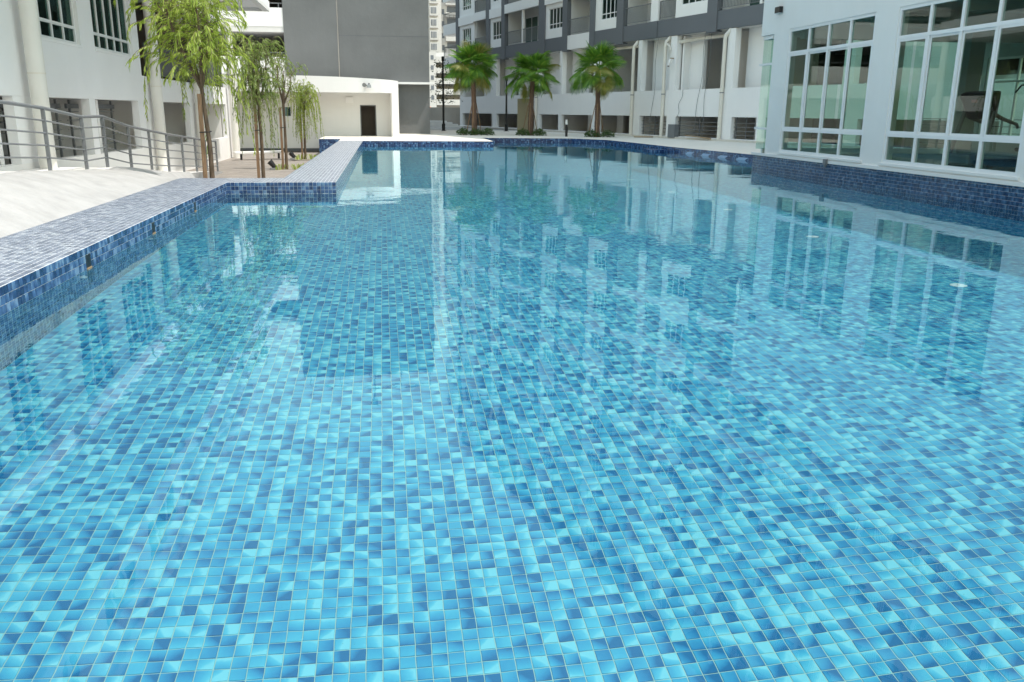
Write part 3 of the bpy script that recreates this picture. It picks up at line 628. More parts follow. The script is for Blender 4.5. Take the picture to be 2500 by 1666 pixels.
for u0 in (24.85, 37.95): fbox(RB, 'door', 'dark_in', LB, u0, u0+1.1, -.62, 1.5, -.6, -.5)
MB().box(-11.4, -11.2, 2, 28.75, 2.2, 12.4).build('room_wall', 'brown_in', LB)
for u in (18.6, 20.8, 24.9, 29.0, 35.9, 43.0): MB().box(-9.29, XF-.26, u, u+.18, -.62, 1.83).build('partition', 'white', LB)
# balcony part of the building
fbox(LF, 'slab', 'white_left', LB, 28.76, 44.4, 1.835, 2.59, -.35, -.006)
MB().box(-12, XF-.36, 2, 44.4, 1.845, 2.2).build('floor_slab', 'interior', LB)
for k in range(3): MB().box(-12, XF-.02, 28.76, 44.4, 5.4+3.1*k, 5.7+3.1*k).build('floor_slab', 'white_left', LB)
for k in range(1, 3): fbox(LF, 'parapet', 'white_left', LB, 28.8, 44.4, 5.4+3.1*k-3.1+.31, 5.4+3.1*k-2.1, -.15, -.01)
MB().box(-11.4, -11.2, 28.76, 44.4, 2.2, 12).build('recess_wall', 'brown_in', LB)
for a, b in ((29.75, 35.2), (35.95, 43.2)): railing(LF, LB, a, b, 2.60, 1.03, -.12, .075, 'rail_dark', 'slat_railing', bar=.045)
for u in (28.76, 35.3, 43.9): MB().box(-11.2, XF-.3, u, u+.25, 2.2, 12).build('cross_wall', 'brown_in', LB)
for k, (y, x) in enumerate(((19.55, -7.02), (13.4, -7.02), (29.45, -7.08), (35.8, -7.06), (43.4, -7.02))):
    cl = MB().tube([(x, y, zramp(y)-.1), (x, y, 5.6)], .17, 24).build('column', 'column', LB, True)
    MB().tube([(x, y, 2.28), (x, y, 2.31)], .176, 24).build('collar', 'pvc', cl, True)
MB().box(-7.05, -4.6, -4, 39.4, 5.72, 6.0).build('canopy', 'white_left', LB)
mb = MB(); mb.box(-4.85, -4.6, -4, 39.4, 5.60, 5.719); mb.box(-7.0, -4.851, 39.15, 39.4, 5.60, 5.719); mb.build('canopy_rim', 'cream', LB)
MB().box(-12, XF+.1, 2, 44.5, 12.5, 12.9).build('roof', 'white_left', LB)

# ramp and lower court
ys = [-4+.8*k for k in range(46)]
mb = MB(); xr = [-7.55, -6.8, -6.2, -5.72]
mb.v = [(x, y, zramp(y)) for y in ys for x in xr]; mb.f = [(i*4+k, i*4+k+1, i*4+k+5, i*4+k+4) for i in range(len(ys)-1) for k in range(3)]
struct(mb.build('ramp', 'cream', None, True))
sk = MB(); [sk.add([(-5.721, a, zramp(a)-.002), (-5.721, b, zramp(b)-.002), (-5.721, b, -.8), (-5.721, a, -.8)], [(3, 2, 1, 0)]) for a, b in zip(ys[:-1], ys[1:])]; struct(sk.build('ramp_edge', 'plaster'))
mb = MB(); xs = [-7.6, -5.73, -4.9, -4.2, -3.4, -2.75, XBo-.0]; yc = [YSo+.0, 20, 21.5, 23, 24.5, 26, 28, 30, 33, 36, 40, 44, 49, 56]
def zcourt(x, y): return min(zramp(y)-.02, float(np.interp(y, [18, 22, 27, 32, 60], [-.42, -.46, -.56, -.575, -.62])))-.012
mb.v = [(x, y, zcourt(x, y)-.0) for y in yc for x in xs]; nx = len(xs); mb.f = [(i*nx+k, i*nx+k+1, i*nx+nx+k+1, i*nx+nx+k) for i in range(len(yc)-1) for k in range(nx-1)]
struct(mb.build('court_paving', 'paver', None, True))
# rough white bank between the ramp and the coping
def bank():
    mb = MB(); Y = [.92+.14*k for k in range(187)]; nv = 22
    import mathutils.noise as mn
    for y in Y:
        top = float(np.interp(y, [4, 13, 14.2, 15.4, 16.8, 18.3, 20.0, 21.4, 23.2, 25.4, 27.1], [.86, .72, .665, .565, .462, .40, .375, .20, .01, -.20, -.38]))
        for k in range(nv):
            f = k/(nv-1)
            top = max(top, zramp(y)+.015)
            if y <= YSo: xi = XLo-.004; zi = ZC-.02
            else: xi = float(np.interp(y, [YSo, 22, 27.1], [XLo-.02, -4.6, -5.5])); zi = zcourt(xi, y)-.03
            x = xi+(-5.78-xi)*f; z = zi+(top-zi)*(math.sin(f*math.pi/2)**1.15)
            q = Vector((x*1.3, y*1.1, 3.)); am = min(1., f*3)
            z += (mn.noise(q)*.075+mn.noise(q*3.1)*.014+mn.noise(q*9.)*.005)*am*(.5 if y < YSo else .25); mb.v.append((x, y, z))
        mb.v.append((-5.95, y, min(top-.05, zramp(y)-.02)))
    n1 = nv+1; mb.f = [(i*n1+k, (i+1)*n1+k, (i+1)*n1+k+1, i*n1+k+1) for i in range(len(Y)-1) for k in range(nv)]
    return mb.build('plaster_bank', 'plaster', None, True)
tag(bank(), 'rough white plastered bank between the ramp railing and the blue coping', 'embankment')
# ramp railing
rl = thing('ramp_railing', 'grey steel railing of five rails stepping down the ramp', 'railing', (-5.95, 20, .3))
posts = [9.0, 11.4, 13.84, 16.63, 18.58, 19.92, 21.73, 23.54, 25.34, 27.14, 28.93, 30.57, 32.43]
tops = [2.1, 1.95, 1.78, 1.632, 1.467, 1.468, 1.235, 1.094, .958, .842, .729, .613, .525]
for y, z in zip(posts, tops): MB().bar((-5.95, y, z-1.14), (-5.95, y, z-.03), .06, .045).build('post', 'metal_grey', rl)
MB().tube([(-5.95, y, z-.02) for y, z in zip(posts, tops)], .032, 10).build('handrail', 'metal_grey', rl, True)
for k in range(1, 5): MB().tube([(-5.95, y, z-.02-.215*k) for y, z in zip(posts, tops)], .016, 8).build('rail', 'metal_grey', rl, True)

# ================================================================ PAVILION, GREY BLOCK, PARKING DECKS
pv = thing('pavilion', 'low white pavilion with a curved fascia and dark doorway', 'building', (-2, 49, -.6))
arc = [(.82-1.0+math.cos(a)*1.05, 49.25+math.sin(a)*1.05) for a in [math.radians(-90+8*k) for k in range(12)]]
path = [(-12.0, 48.2), (-6, 48.2)]+[(-6+.45*k, 48.2) for k in range(1, 13)]+arc+[(.87, 50.5), (.87, 54.3)]
def ribbon(path, z0, z1, t, tops=None):      # wall of thickness t behind a plan path
    mb = MB(); n = len(path); pts = [Vector((*p, 0)) for p in path]; inn = []
    for i in range(n):
        d = (pts[min(i+1, n-1)]-pts[max(i-1, 0)]).normalized(); inn.append(pts[i]+Vector((-d.y, d.x, 0))*t)
    tops = tops or [z1]*n
    mb.v = [(*p.xy, z0) for p in pts]+[(*p.xy, z) for p, z in zip(pts, tops)]+[(*p.xy, z0) for p in inn]+[(*p.xy, z) for p, z in zip(inn, tops)]
    for i in range(n-1): mb.f += [(i, i+1, n+i+1, n+i), (3*n+i, 3*n+i+1, 2*n+i+1, 2*n+i), (n+i, n+i+1, 3*n+i+1, 3*n+i), (2*n+i, 2*n+i+1, i+1, i)]
    mb.f += [(0, n, 3*n, 2*n), (n-1, 3*n-1, 4*n-1, 2*n-1)]
    return mb
ribbon(path, 2.53, 3.36, .22, [3.37-.20*max(0, min(1, (x+5.5)/6.4))**2.2 for x, y in path]).build('fascia', 'white', pv, True)
i0 = 14+5; ribbon([(.42, 48.62)]+path[i0:], -.62, 2.529, .20).build('end_wall', 'white', pv, True)
mb = MB().prism([(-12, 48.43), (-.1, 48.43), (.5, 49), (.64, 49.5), (.64, 54.3), (-12, 54.3)], 3.0, 3.2); mb.build('roof', 'white', pv)
MB().prism([(-12, 48.43), (-.1, 48.43), (.5, 49), (.64, 49.5), (.64, 52), (-12, 52)], 2.62, 2.72).build('soffit', 'cream', pv)
PF = Frame((0, 49.75, 0), (1, 0, 0), (0, -1, 0)); mb = MB(); PF.holes(mb, -12, .6, -.62, 2.62, -.2, 0, [(-1.22, -.42, -.25, 1.86), (-5.5, -5.0, 1.25, 1.78)]); mb.build('wall', 'cream', pv)
dr = fbox(PF, 'doorway', 'brown_in', pv, -1.4, -.3, -.3, 2.0, -1.3, -1.2)
mb = MB(); PF.holes(mb, -1.26, -.38, -.25, 1.90, -.06, .015, [(-1.21, -.43, -.25, 1.85)]); mb.build('door_frame', 'metal_grey', dr)
window(PF, pv, -5.5, -5.0, 1.25, 1.78, -.03, 1, (), 'glass_dark', .03); fbox(PF, 'window_sill', 'cream', pv, -5.55, -4.95, 1.19, 1.245, -.1, .03)
fbox(PF, 'skirting', 'rail_dark', pv, -12, -3.1, -.61, -.45, .002, .02)
fbox(PF, 'meter_box', 'white', pv, -2.02, -1.62, 2.0, 2.3, .002, .12, .01)
struct(MB().box(-3.2, XBo-.004, 44.56, 44.597, -.7, ZC-.012).build('deck_end_wall', 'oblique'))
t = thing('flood_light', 'pair of grey flood lights on the pavilion fascia above the door', 'flood light', (-.75, 48.1, 2.9))
MB().tube([(-.85, 48.19, 2.9), (-.85, 48.05, 2.9)], .04, 10).build('bracket', 'metal_grey', t)
MB().tube([(-.95, 47.98, 2.92), (-.93, 48.10, 2.94)], [.11, .07], 14).build('lamp_head', 'silver', t, True)
MB().hexa([(-.82, 47.9, 2.78), (-.58, 47.9, 2.78), (-.58, 48.05, 2.82), (-.82, 48.05, 2.82), (-.80, 47.92, 2.93), (-.60, 47.92, 2.93), (-.60, 48.02, 2.95), (-.80, 48.02, 2.95)]).build('lamp_head', 'silver', t, bevel=.01)
MB().box(-.74, -.66, 48.0, 48.08, 2.93, 3.02).build('junction_box', 'metal_grey', t)

gb = thing('grey_block', 'tall windowless grey block behind the white pavilion', 'building', (-1, 55, .2))
th = math.radians(-2.5); GFR = Frame((-5.72, 55.4, 0), (math.cos(th), math.sin(th), 0), (math.sin(th), -math.cos(th), 0))
fbox(GFR, 'wall', 'grey', gb, 3.14, 8.62, -.7, 15.5, -12, 0); fbox(GFR, 'wall', 'grey', gb, 0, 3.138, -.7, 15.5, -12, .10)
fbox(GFR, 'edge_strip', 'dusty', gb, 3.142, 3.20, 3.3, 15.4, .002, .04)
fbox(GFR, 'ledge', 'white', gb, 6.2, 8.9, 3.18, 3.30, .002, .45)
for z in (5.95, 9.0, 12.0): fbox(GFR, 'joint', 'rail_dark', gb, 3.21, 8.61, z, z+.025, -.01, .003)
railing(GFR, gb, .3, 8.4, 15.5, 1.05, -.3, 1.9, 'metal_grey', 'roof_railing', bar=.05)
t = thing('roof_mast', 'thin lamp mast on the roof of the grey block', 'mast', tuple(GFR.p(4.6, 15.5, -1)))
MB().tube([GFR.p(4.6, 15.5, -1), GFR.p(4.6, 17.6, -1)], .05, 8).build('pole', 'metal_grey', t); fbox(GFR, 'lamp', 'metal_grey', t, 4.35, 4.85, 17.6, 18.0, -1.1, -.9)

pk = thing('parking_block', 'white car park levels with dark gaps left of the grey block', 'building', (-12, 55, 0))
KF = Frame((-5.73, 55.35, 0), (-1, 0, 0), (0, -1, 0))
for k in range(5):
    z = 3.2+2.78*k-2.78; fbox(KF, 'parapet', 'white', pk, 0, 22, z+.42, z+1.47, -.15, 0)
    fbox(KF, 'floor_slab', 'interior', pk, 0, 22, z+.10, z+.419, -10, -.02)
    for j in range(1): 
        mb = MB(); KF.box(mb, 0, 22, z+1.70, z+1.75, -.1, -.05)
        for u in range(8): KF.box(mb, u*3.0+.2, u*3.0+.25, z+1.47, z+1.70, -.1, -.05)
        mb.build('guard_rail', 'metal_grey', pk)
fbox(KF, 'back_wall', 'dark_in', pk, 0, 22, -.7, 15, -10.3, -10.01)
fbox(KF, 'sky_blocker', 'grey', pk, .3, 24, -.7, 15.0, -52, -10.31)  # added unseen box, keeps low sky out of the condominium window reflections
for u in (2.6, 9, 16): fbox(KF, 'pillar', 'dark_in', pk, u, u+.5, -.7, 15, -3.5, -3.0)
MB().box(-9.6, -6.3, 45.2, 47.3, 7.0, 7.25).build('stair_canopy', 'white_cool', LB)

# bench, garden spot lights
t = thing('low_bench', 'low pale slab bench on black feet before the pavilion wall', 'bench', (-5.5, 41.5, -.6))
MB().hexa([(-6.7, 41.0, -.36), (-4.7, 42.4, -.36), (-4.9, 42.9, -.36), (-6.9, 41.5, -.36), (-6.7, 41.0, -.27), (-4.7, 42.4, -.27), (-4.9, 42.9, -.27), (-6.9, 41.5, -.27)]).build('seat', 'cream', t, bevel=.01)
for x, y in ((-6.5, 41.35), (-5.6, 41.95), (-4.95, 42.45)): MB().bar((x, y, -.62), (x, y, -.36), .09).build('leg', 'black', t)
def spot(x, y, label, z=-.6):
    t = thing('garden_spotlight', label, 'spotlight', (x, y, z), 'garden spotlights in the court')
    MB().box(x-.1, x+.1, y-.1, y+.1, z-.01, z+.09).build('base', 'silver', t, bevel=.01)
    MB().tube([(x, y, z+.08), (x, y, z+.18)], .02, 8).build('stem', 'black', t)
    MB().tube([(x+.10, y, z+.10), (x-.02, y, z+.24), (x-.10, y, z+.33)], [.07, .10, .11], 14).build('lamp_head', 'black', t, True)
spot(-4.2, 33.8, 'black garden spotlight nearer the coping, by the third willow')
spot(-4.15, 40.8, 'black garden spotlight farther off, by the smallest willow')

# ================================================================ CONDOMINIUM (behind, right)
A0 = math.radians(-15.2); CD = Vector((math.sin(A0), math.cos(A0), 0)); CN = Vector((-CD.y, CD.x, 0))
CF = Frame((16.22, 47.46, 0), CD, CN)
cd = thing('condominium', 'white and slate grey apartment block over an open car park podium', 'building', tuple(CF.p(10, 0, 0)))
UA, UB = -26, 35.05
# podium
mb = MB(); ops = [(-6.9, -4.95), (-4.05, .05), (.95, 3.85), (4.75, 8.95), (9.8, 14.3), (14.75, 17.95), (18.7, 26.3), (27.2, 34.4), (-12.5, -7.6), (-20, -13.4)]
holes_ = [(a, b, .36, 1.44) for a, b in ops]
CF.holes(mb, UA, UB, .05, 2.86, -.25, 0, holes_); mb.build('podium_wall', 'white', cd)
for a, b in ((.32, .9), (3.9, 4.3), (-4.8, -4.2), (8.98, 9.75), (14.3, 14.7), (18.0, 18.6), (26.35, 27.1), (34.45, 35.0), (-12.9, -12.3)): fbox(CF, 'pier', 'white', cd, a, b, 2.862, 5.74, -.35, -.01)
for a, b in ((-6.99, -4.81), (-1.16, .31), (.91, 3.89), (11.8, 14.29), (14.71, 17.99), (24.4, 26.34), (27.11, 31), (-18, -12.9)): fbox(CF, 'panel_wall', 'white', cd, a, b, 2.2, 5.74, -1.0, -.8)
for u in (-4.2, .1, .88, 4.32, 9.76, 14.68, 18.55, 27.1, 22.4): fbox(CF, 'cross_wall', 'white', cd, u, u+.15, .1, 5.7, -6, -.36)
for u0, u1 in ((-3.69, -3.1), (6.5, 7.1), (20.3, 21.0), (10.4, 11.0)): fbox(CF, 'inner_pillar', 'interior', cd, u0, u1, .1, 5.7, -3.5, -2.9)
for a, b in ((-6.9, -5.0), (.95, 3.85), (-4.0, -2.6), (9.9, 13.0), (14.8, 16.6), (18.9, 21.5), (27.3, 31.0), (22.6, 24.8), (8.2, 9.0)): fbox(CF, 'low_fill_panel', 'white', cd, a, b, .26, 1.88, -1.6, -1.45)  # white panels added behind the low openings to lighten the dark interior
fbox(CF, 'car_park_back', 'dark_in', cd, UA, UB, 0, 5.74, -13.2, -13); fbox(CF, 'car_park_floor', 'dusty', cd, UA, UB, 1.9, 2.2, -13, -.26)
fbox(CF, 'ground_slab', 'dusty', cd, UA, UB+.4, .02, .25, -13, -.26)
fbox(CF, 'kerb', 'concrete', cd, UA, UB, ZC+.002, ZC+.10, .002, .25)
fbox(CF, 'end_wall', 'white', cd, UB-.3, UB, .05, 5.74, -13, -.26)
fbox(CF, 'soffit_slab', 'interior', cd, UA, UB, 5.74, 6.0, -13, -.16)
for u0, u1 in ((-6.9, -4.95), (-4.05, .05), (.95, 3.85)):
    mb = MB()
    for z in (.55, .75, .95, 1.15): CF.box(mb, u0, u1, z-.012, z+.012, -.2, -.17)
    for k in range(3): 
        u = u0+.2+(u1-u0-.4)*k/2; CF.box(mb, u-.015, u+.015, .36, 1.44, -.21, -.18)
    mb.build('grille', 'metal_grey', cd)
fbox(CF, 'service_box', 'metal_grey', cd, -.35, .3, .28, 1.0, .002, .3)
# downpipes and soffit pipes
for u in (4.62, 1.25, -4.15, 18.3):
    pp = MB().tube([CF.p(u, ZC, .12), CF.p(u, 5.3, .12), CF.p(u-.02, 5.45, .09), CF.p(u-.12, 5.58, .0), CF.p(u-.14, 5.73, -.1)], .098, 12).build('downpipe', 'pvc', cd, True)
    MB().tube([CF.p(u, 2.62, .12), CF.p(u, 2.67, .12)], .108, 12).build('collar', 'metal_grey', pp, True)
MB().tube([CF.p(.9, 5.35, -.1), CF.p(-.9, 5.5, -.5), CF.p(-4.0, 5.5, -.6)], .10, 10).build('soffit_pipe', 'pvc', cd, True)
MB().tube([CF.p(8.9, 5.5, -.5), CF.p(4.8, 5.45, -.4)], .09, 10).build('soffit_pipe', 'pvc', cd, True)
MB().tube([CF.p(1.25, 5.2, .12), CF.p(1.05, 5.32, .1), CF.p(.85, 5.15, .08), CF.p(.85, 5.0, .05)], .06, 10).build('pipe_trap', 'pvc', cd, True)
MB().tube([CF.p(12.2, 5.7, -.2), CF.p(10.5, 5.4, -.4), CF.p(9.2, 5.45, -.5)], .08, 8).build('soffit_pipe', 'pvc', cd, True)
for u in (10.4, 9.7): MB().tube([CF.p(u, 5.7, -.1), CF.p(u+.5, 5.1, -.1)], .06, 8).build('pipe_branch', 'pvc', cd, True)
# upper storeys: segments along the facade, repeated floor by floor
ST = 2.93
segs = [(-26, -3.27, 'B', 'g'), (-3.27, -2.43, 'G', ''), (-2.43, .61, 'W', 'g'), (.61, 2.3, 'B', 'g'), (2.3, 3.06, 'P', 'g'), (3.06, 6.08, 'B', 'g'), (6.08, 6.87, 'G', ''),
        (6.87, 9.69, 'W', 'g'), (9.69, 10.31, 'G', ''), (10.31, 13.55, 'B', 'w'), (13.55, 14.24, 'G', ''), (14.24, 17.07, 'W', 'g'), (17.07, 18.1, 'G', ''), (18.1, 24.4, 'B', 'g'),
        (24.4, 25.1, 'G', ''), (25.1, 27.6, 'W', 'g'), (27.6, 28.42, 'G', ''), (28.42, 31.3, 'B', 'g'), (31.3, 35.0, 'W', 'w')]
ZB0 = 5.76; NF = 8
for a, b, kind, base in segs:
    if kind == 'G': fbox(CF, 'grey_pier', 'greyband', cd, a, b, 5.66, 6.2+ST*NF, -.3, .10); continue
    fbox(CF, 'base_band', 'greyband' if base == 'g' else 'white', cd, a, b, ZB0, 6.66, -.2, .03 if kind != 'P' else .08)
    for f in range(NF):
        z = 6.68+ST*f
        if kind == 'W':
            wu0, wu1 = (b-2.85, b-.70) if (a, b) == (6.87, 9.69) else (a+.12, b-.5) if b-a > 2.6 else (a+.15, b-.45)
            if (a, b) == (31.3, 35.0): wu0, wu1 = 32.1, 34.2
            mb = MB(); CF.holes(mb, a, b, z-.02, z+ST-.022, -.2, 0, [(wu0, wu1, z+.58, z+1.98)]); mb.build('wall', 'white', cd)
            window(CF, cd, wu0, wu1, z+.58, z+1.98, -.05, 4 if b-a > 2.6 else 3, (z+.92,), 'glass_dark', .055)
            if f: fbox(CF, 'panel', 'white', cd, a-.02, b+.02, z-.65, z+.05, .002, .12)
        elif kind == 'P': fbox(CF, 'white_pier', 'white', cd, a, b, z-.018, z+ST-.02, -.3, .05)
        else:
            if f: fbox(CF, 'spandrel', 'white', cd, a+.004, b-.004, z-.55, z+.10, -.14, .13)
            fbox(CF, 'balcony_floor', 'interior', cd, a+.01, b-.01, z-.2, z, -1.6, -.15)
            fbox(CF, 'balcony_back', 'interior', cd, a, b, z+.002, z+ST-.21, -1.75, -1.55)
            n = max(1, round((b-a)/3.2))
            for q in range(n):
                u0 = a+(b-a)*q/n; u1 = a+(b-a)*(q+1)/n
                window(CF, cd, u0+.35, u1-.45, z+.05, z+2.1, -1.5, 2, (), 'glass_dark', .06)
                if q: fbox(CF, 'balcony_post', 'white', cd, u0-.09, u0+.09, z+.002, z+ST-.56, -.2, -.02)
            for u in (a+.03, b-.09): fbox(CF, 'cheek_wall', 'interior', cd, u, u+.06, z+.002, z+ST-.21, -1.54, -.2)
            railing(CF, cd, a+.02, b-.02, z+(.11 if f else .02), 1.0, -.06, .115, 'metal_grey')
fbox(CF, 'core_wall', 'interior', cd, UA, UB, 6.01, 6.5+ST*NF, -13, -1.8)
fbox(CF, 'roof', 'greyband', cd, UA, UB, 6.66+ST*NF, 7.4+ST*NF, -13, .12)
fbox(CF, 'end_pier', 'greyband', cd, 35.01, 35.7, 5.66, 6.2+ST*NF, -.6, .12)
for f in range(NF):      # corner balconies past the end of the facade
    z = 6.06+ST*f
    fbox(CF, 'corner_slab', 'white', cd, 35.71, 39.5, z-.5, z+.42, -2.2, .0)
    railing(CF, cd, 35.75, 39.5, z+.42, 1.0, -.06, .14)
    SF = Frame(CF.p(39.46, 0, -.06), -CN, CD); railing(SF, cd, 0, 2.0, z+.42, 1.0, 0, .14)
    fbox(CF, 'corner_wall', 'interior', cd, 35.72, 38.0, z+.421, z+ST-.51, -2.2, -2.1)
# camera, cables, planks
t = thing('security_camera', 'small dark security camera under the podium soffit by the twin pipes', 'camera', tuple(CF.p(.55, 4.3, .1)))
MB().bar(CF.p(.55, 4.55, 0), CF.p(.55, 4.55, .22), .05).build('bracket', 'plank', t); MB().tube([CF.p(.55, 4.5, .2), CF.p(.6, 4.28, .26), CF.p(.62, 4.16, .28)], [.09, .09, .05], 12).build('body', 'white', t, True)
MB().tube([CF.p(.62, 4.16, .28), CF.p(.63, 4.10, .285)], .05, 10).build('lens', 'black', t)
for k, (u0, u1, zt, zb, lab) in enumerate(((2.1, 2.6, 5.7, .3, 'thin grey cable hanging over the podium wall between the two left pipes'), (-2.4, -1.9, 5.7, .5, 'loose kinked cable hanging before the dark podium opening'), (-2.9, -2.6, 5.75, .5, 'straight cable hanging beside the kinked one before the dark opening'), (-.6, -.2, 2.86, 1.4, 'short cable on the white podium band'))):
    tag(MB().tube([CF.p(u0+(u1-u0)*q+.12*math.sin(q*9+k)*q*(1-q)*4, zt+(zb-zt)*q, .06) for q in [i/14 for i in range(15)]], .012, 5).build('hanging_cable', 'metal_grey', None), lab, 'cable')
tag(MB().box(-.06, .06, -1.1, 1.1, 0, .05).build('plank', 'plank', None), 'raw timber plank lying along the podium kerb', 'plank')
pko = bpy.data.objects['plank']; pko.location = CF.p(-2.6, ZC+.14, .3); pko.rotation_euler = (.04, 0, -A0)
tag(MB().prism([(-.8, -.1), (.1, -.25), (.7, -.05), (.5, .2), (-.3, .25)], 0, .05).build('scrap_boards', 'plank', None, bevel=.01), 'thin scrap board lying at the foot of the pipes', 'scrap board')
so_ = bpy.data.objects['scrap_boards']; so_.location = CF.p(2.1, ZC+.01, .55)

# ================================================================ FAR THINGS
t = thing('beige_panel', 'plain khaki upright panel behind the middle palm', 'panel', (8.8, 55, ZC))
MB().box(8.35, 9.35, 54.6, 54.8, ZC, 2.4).build('board', 'khaki', t, bevel=.01); MB().box(8.98, 9.04, 54.59, 54.6, 2.0, 2.12).build('badge', 'lens', t); MB().box(8.3, 9.4, 54.55, 54.85, ZC, ZC+.12).build('foot', 'concrete', t)
def lamp_post(x, y, h, label):
    t = thing('lamp_post', label, 'lamp post', (x, y, ZC), 'black lamp posts')
    MB().tube([(x, y, ZC), (x, y, ZC+.5), (x, y, ZC+.52), (x, y, h)], [.12, .12, .075, .06], 12).build('pole', 'black', t, True)
    MB().box(x-.18, x+.18, y-.18, y+.18, ZC-.01, ZC+.03).build('base', 'black', t)
    MB().tube([(x, y, h), (x, y, h+.05), (x, y, h+.32), (x, y, h+.36)], [.06, .10, .10, .05], 14).build('lamp_head', 'black', t, True)
lamp_post(4.3, 63.5, 5.0, 'tall black lamp post left of the first palm')
lamp_post(8.84, 63.3, 3.7, 'black lamp post between the first and middle palms')
t = thing('bollard_light', 'short black bollard light on the far deck between two palms', 'bollard', (10.6, 50.4, ZC))
MB().tube([(10.6, 50.4, ZC), (10.6, 50.4, ZC+.68)], .075, 14).build('post', 'black', t, True); MB().tube([(10.6, 50.4, ZC+.681), (10.6, 50.4, ZC+.97)], .07, 14).build('lens', 'lens', t, True); MB().tube([(10.6, 50.4, ZC+.971), (10.6, 50.4, ZC+1.0)], .08, 14).build('cap', 'black', t)
struct(MB().box(-3.2, 60, 66.01, 330, -.7, ZC-.03).build('site_yard', 'dusty'))
t = thing('hoarding_wall', 'grey site hoarding wall at the far end of the yard', 'wall', (6, 86, 0)); 
for k in range(9): MB().box(1.0+k*1.5, 2.49+k*1.5, 86, 86.1, .1, 1.95).build('panel', 'dusty', t)
t = thing('board_stack', 'stack of white boards on the site yard', 'board stack', (5, 80, 0))
for k in range(4): MB().box(3.6+.35*(k % 2), 7.2-.5*k, 79.6, 81.0, .2+k*.14, .33+k*.14).build('board', 'board', t)
t = thing('orange_roof_house', 'low house with an orange tiled roof beyond the hoarding', 'house', (7, 120, 0))
MB().box(3, 7.0, 120, 128, -.3, 1.3).build('wall', 'far_white', t); MB().add([(2.6, 119.5, 1.3), (7.6, 119.5, 1.3), (7.6, 128.5, 1.3), (2.6, 128.5, 1.3), (4.3, 124, 2.7), (5.8, 124, 2.7)], [(0, 1, 5, 4), (1, 2, 5), (2, 3, 4, 5), (3, 0, 4), (3, 2, 1, 0)]).build('roof', 'orange', t)
tw = thing('white_tower', 'distant white apartment tower with stacked bay windows', 'tower', (14, 236, 0))
TF_ = Frame((0, 234, 0), (1, 0, 0), (0, -1, 0))
fbox(TF_, 'wall', 'far_white', tw, 2, 15.6, 15.5, 52, -14, 0); fbox(TF_, 'wall', 'far_white', tw, 15.61, 30, 15.5, 52, -14, -2.0)
for f in range(12):
    z = 16.4+2.95*f
    for c, u in enumerate((7.6, 12.55)):
        bay = fbox(TF_, 'bay', 'far_white', tw, u, u+2.2, z, z+2.3, .002, .8); fbox(TF_, 'pane', 'far_dark', bay, u+.3, u+1.7, z+.5, z+2.0, .802, .83)
        for q in range(1, 4): fbox(TF_, 'mullion', 'far_white', bay, u+.3+.35*q-.04, u+.3+.35*q+.04, z+.5, z+2.0, .831, .86)
    fbox(TF_, 'pane', 'far_dark', tw, 15.85, 16.5, z+.6, z+1.9, -1.99, -1.95)
    fbox(TF_, 'balcony_slab', 'far_white', tw, 16.8, 24, z-.1, z+1.0, -1.99, -.6); fbox(TF_, 'balcony_gap', 'far_dark', tw, 17.2, 23.5, z+1.0, z+2.6, -1.99, -1.9)
pt = thing('white_car_park', 'distant white car park with stacked ramps below the tower', 'building', (13, 216, 0))
TP = Frame((0, 214, 0), (1, 0, 0), (0, -1, 0))
fbox(TP, 'back_wall', 'far_white', pt, 4, 40, -.5, 15.3, -6, -4.0)
for k in range(5): fbox(TP, 'parapet', 'far_white', pt, 12.9, 40, 3.0+2.45*k, 4.3+2.45*k, -3.9, 0)
fbox(TP, 'stair_wall', 'far_white', pt, 8, 12.85, -.5, 15.2, -3.9, 0)
for k in range(5): fbox(TP, 'window', 'far_dark', pt, 11.6, 12.3, 4.2+2.3*k, 5.2+2.3*k, .002, .05)

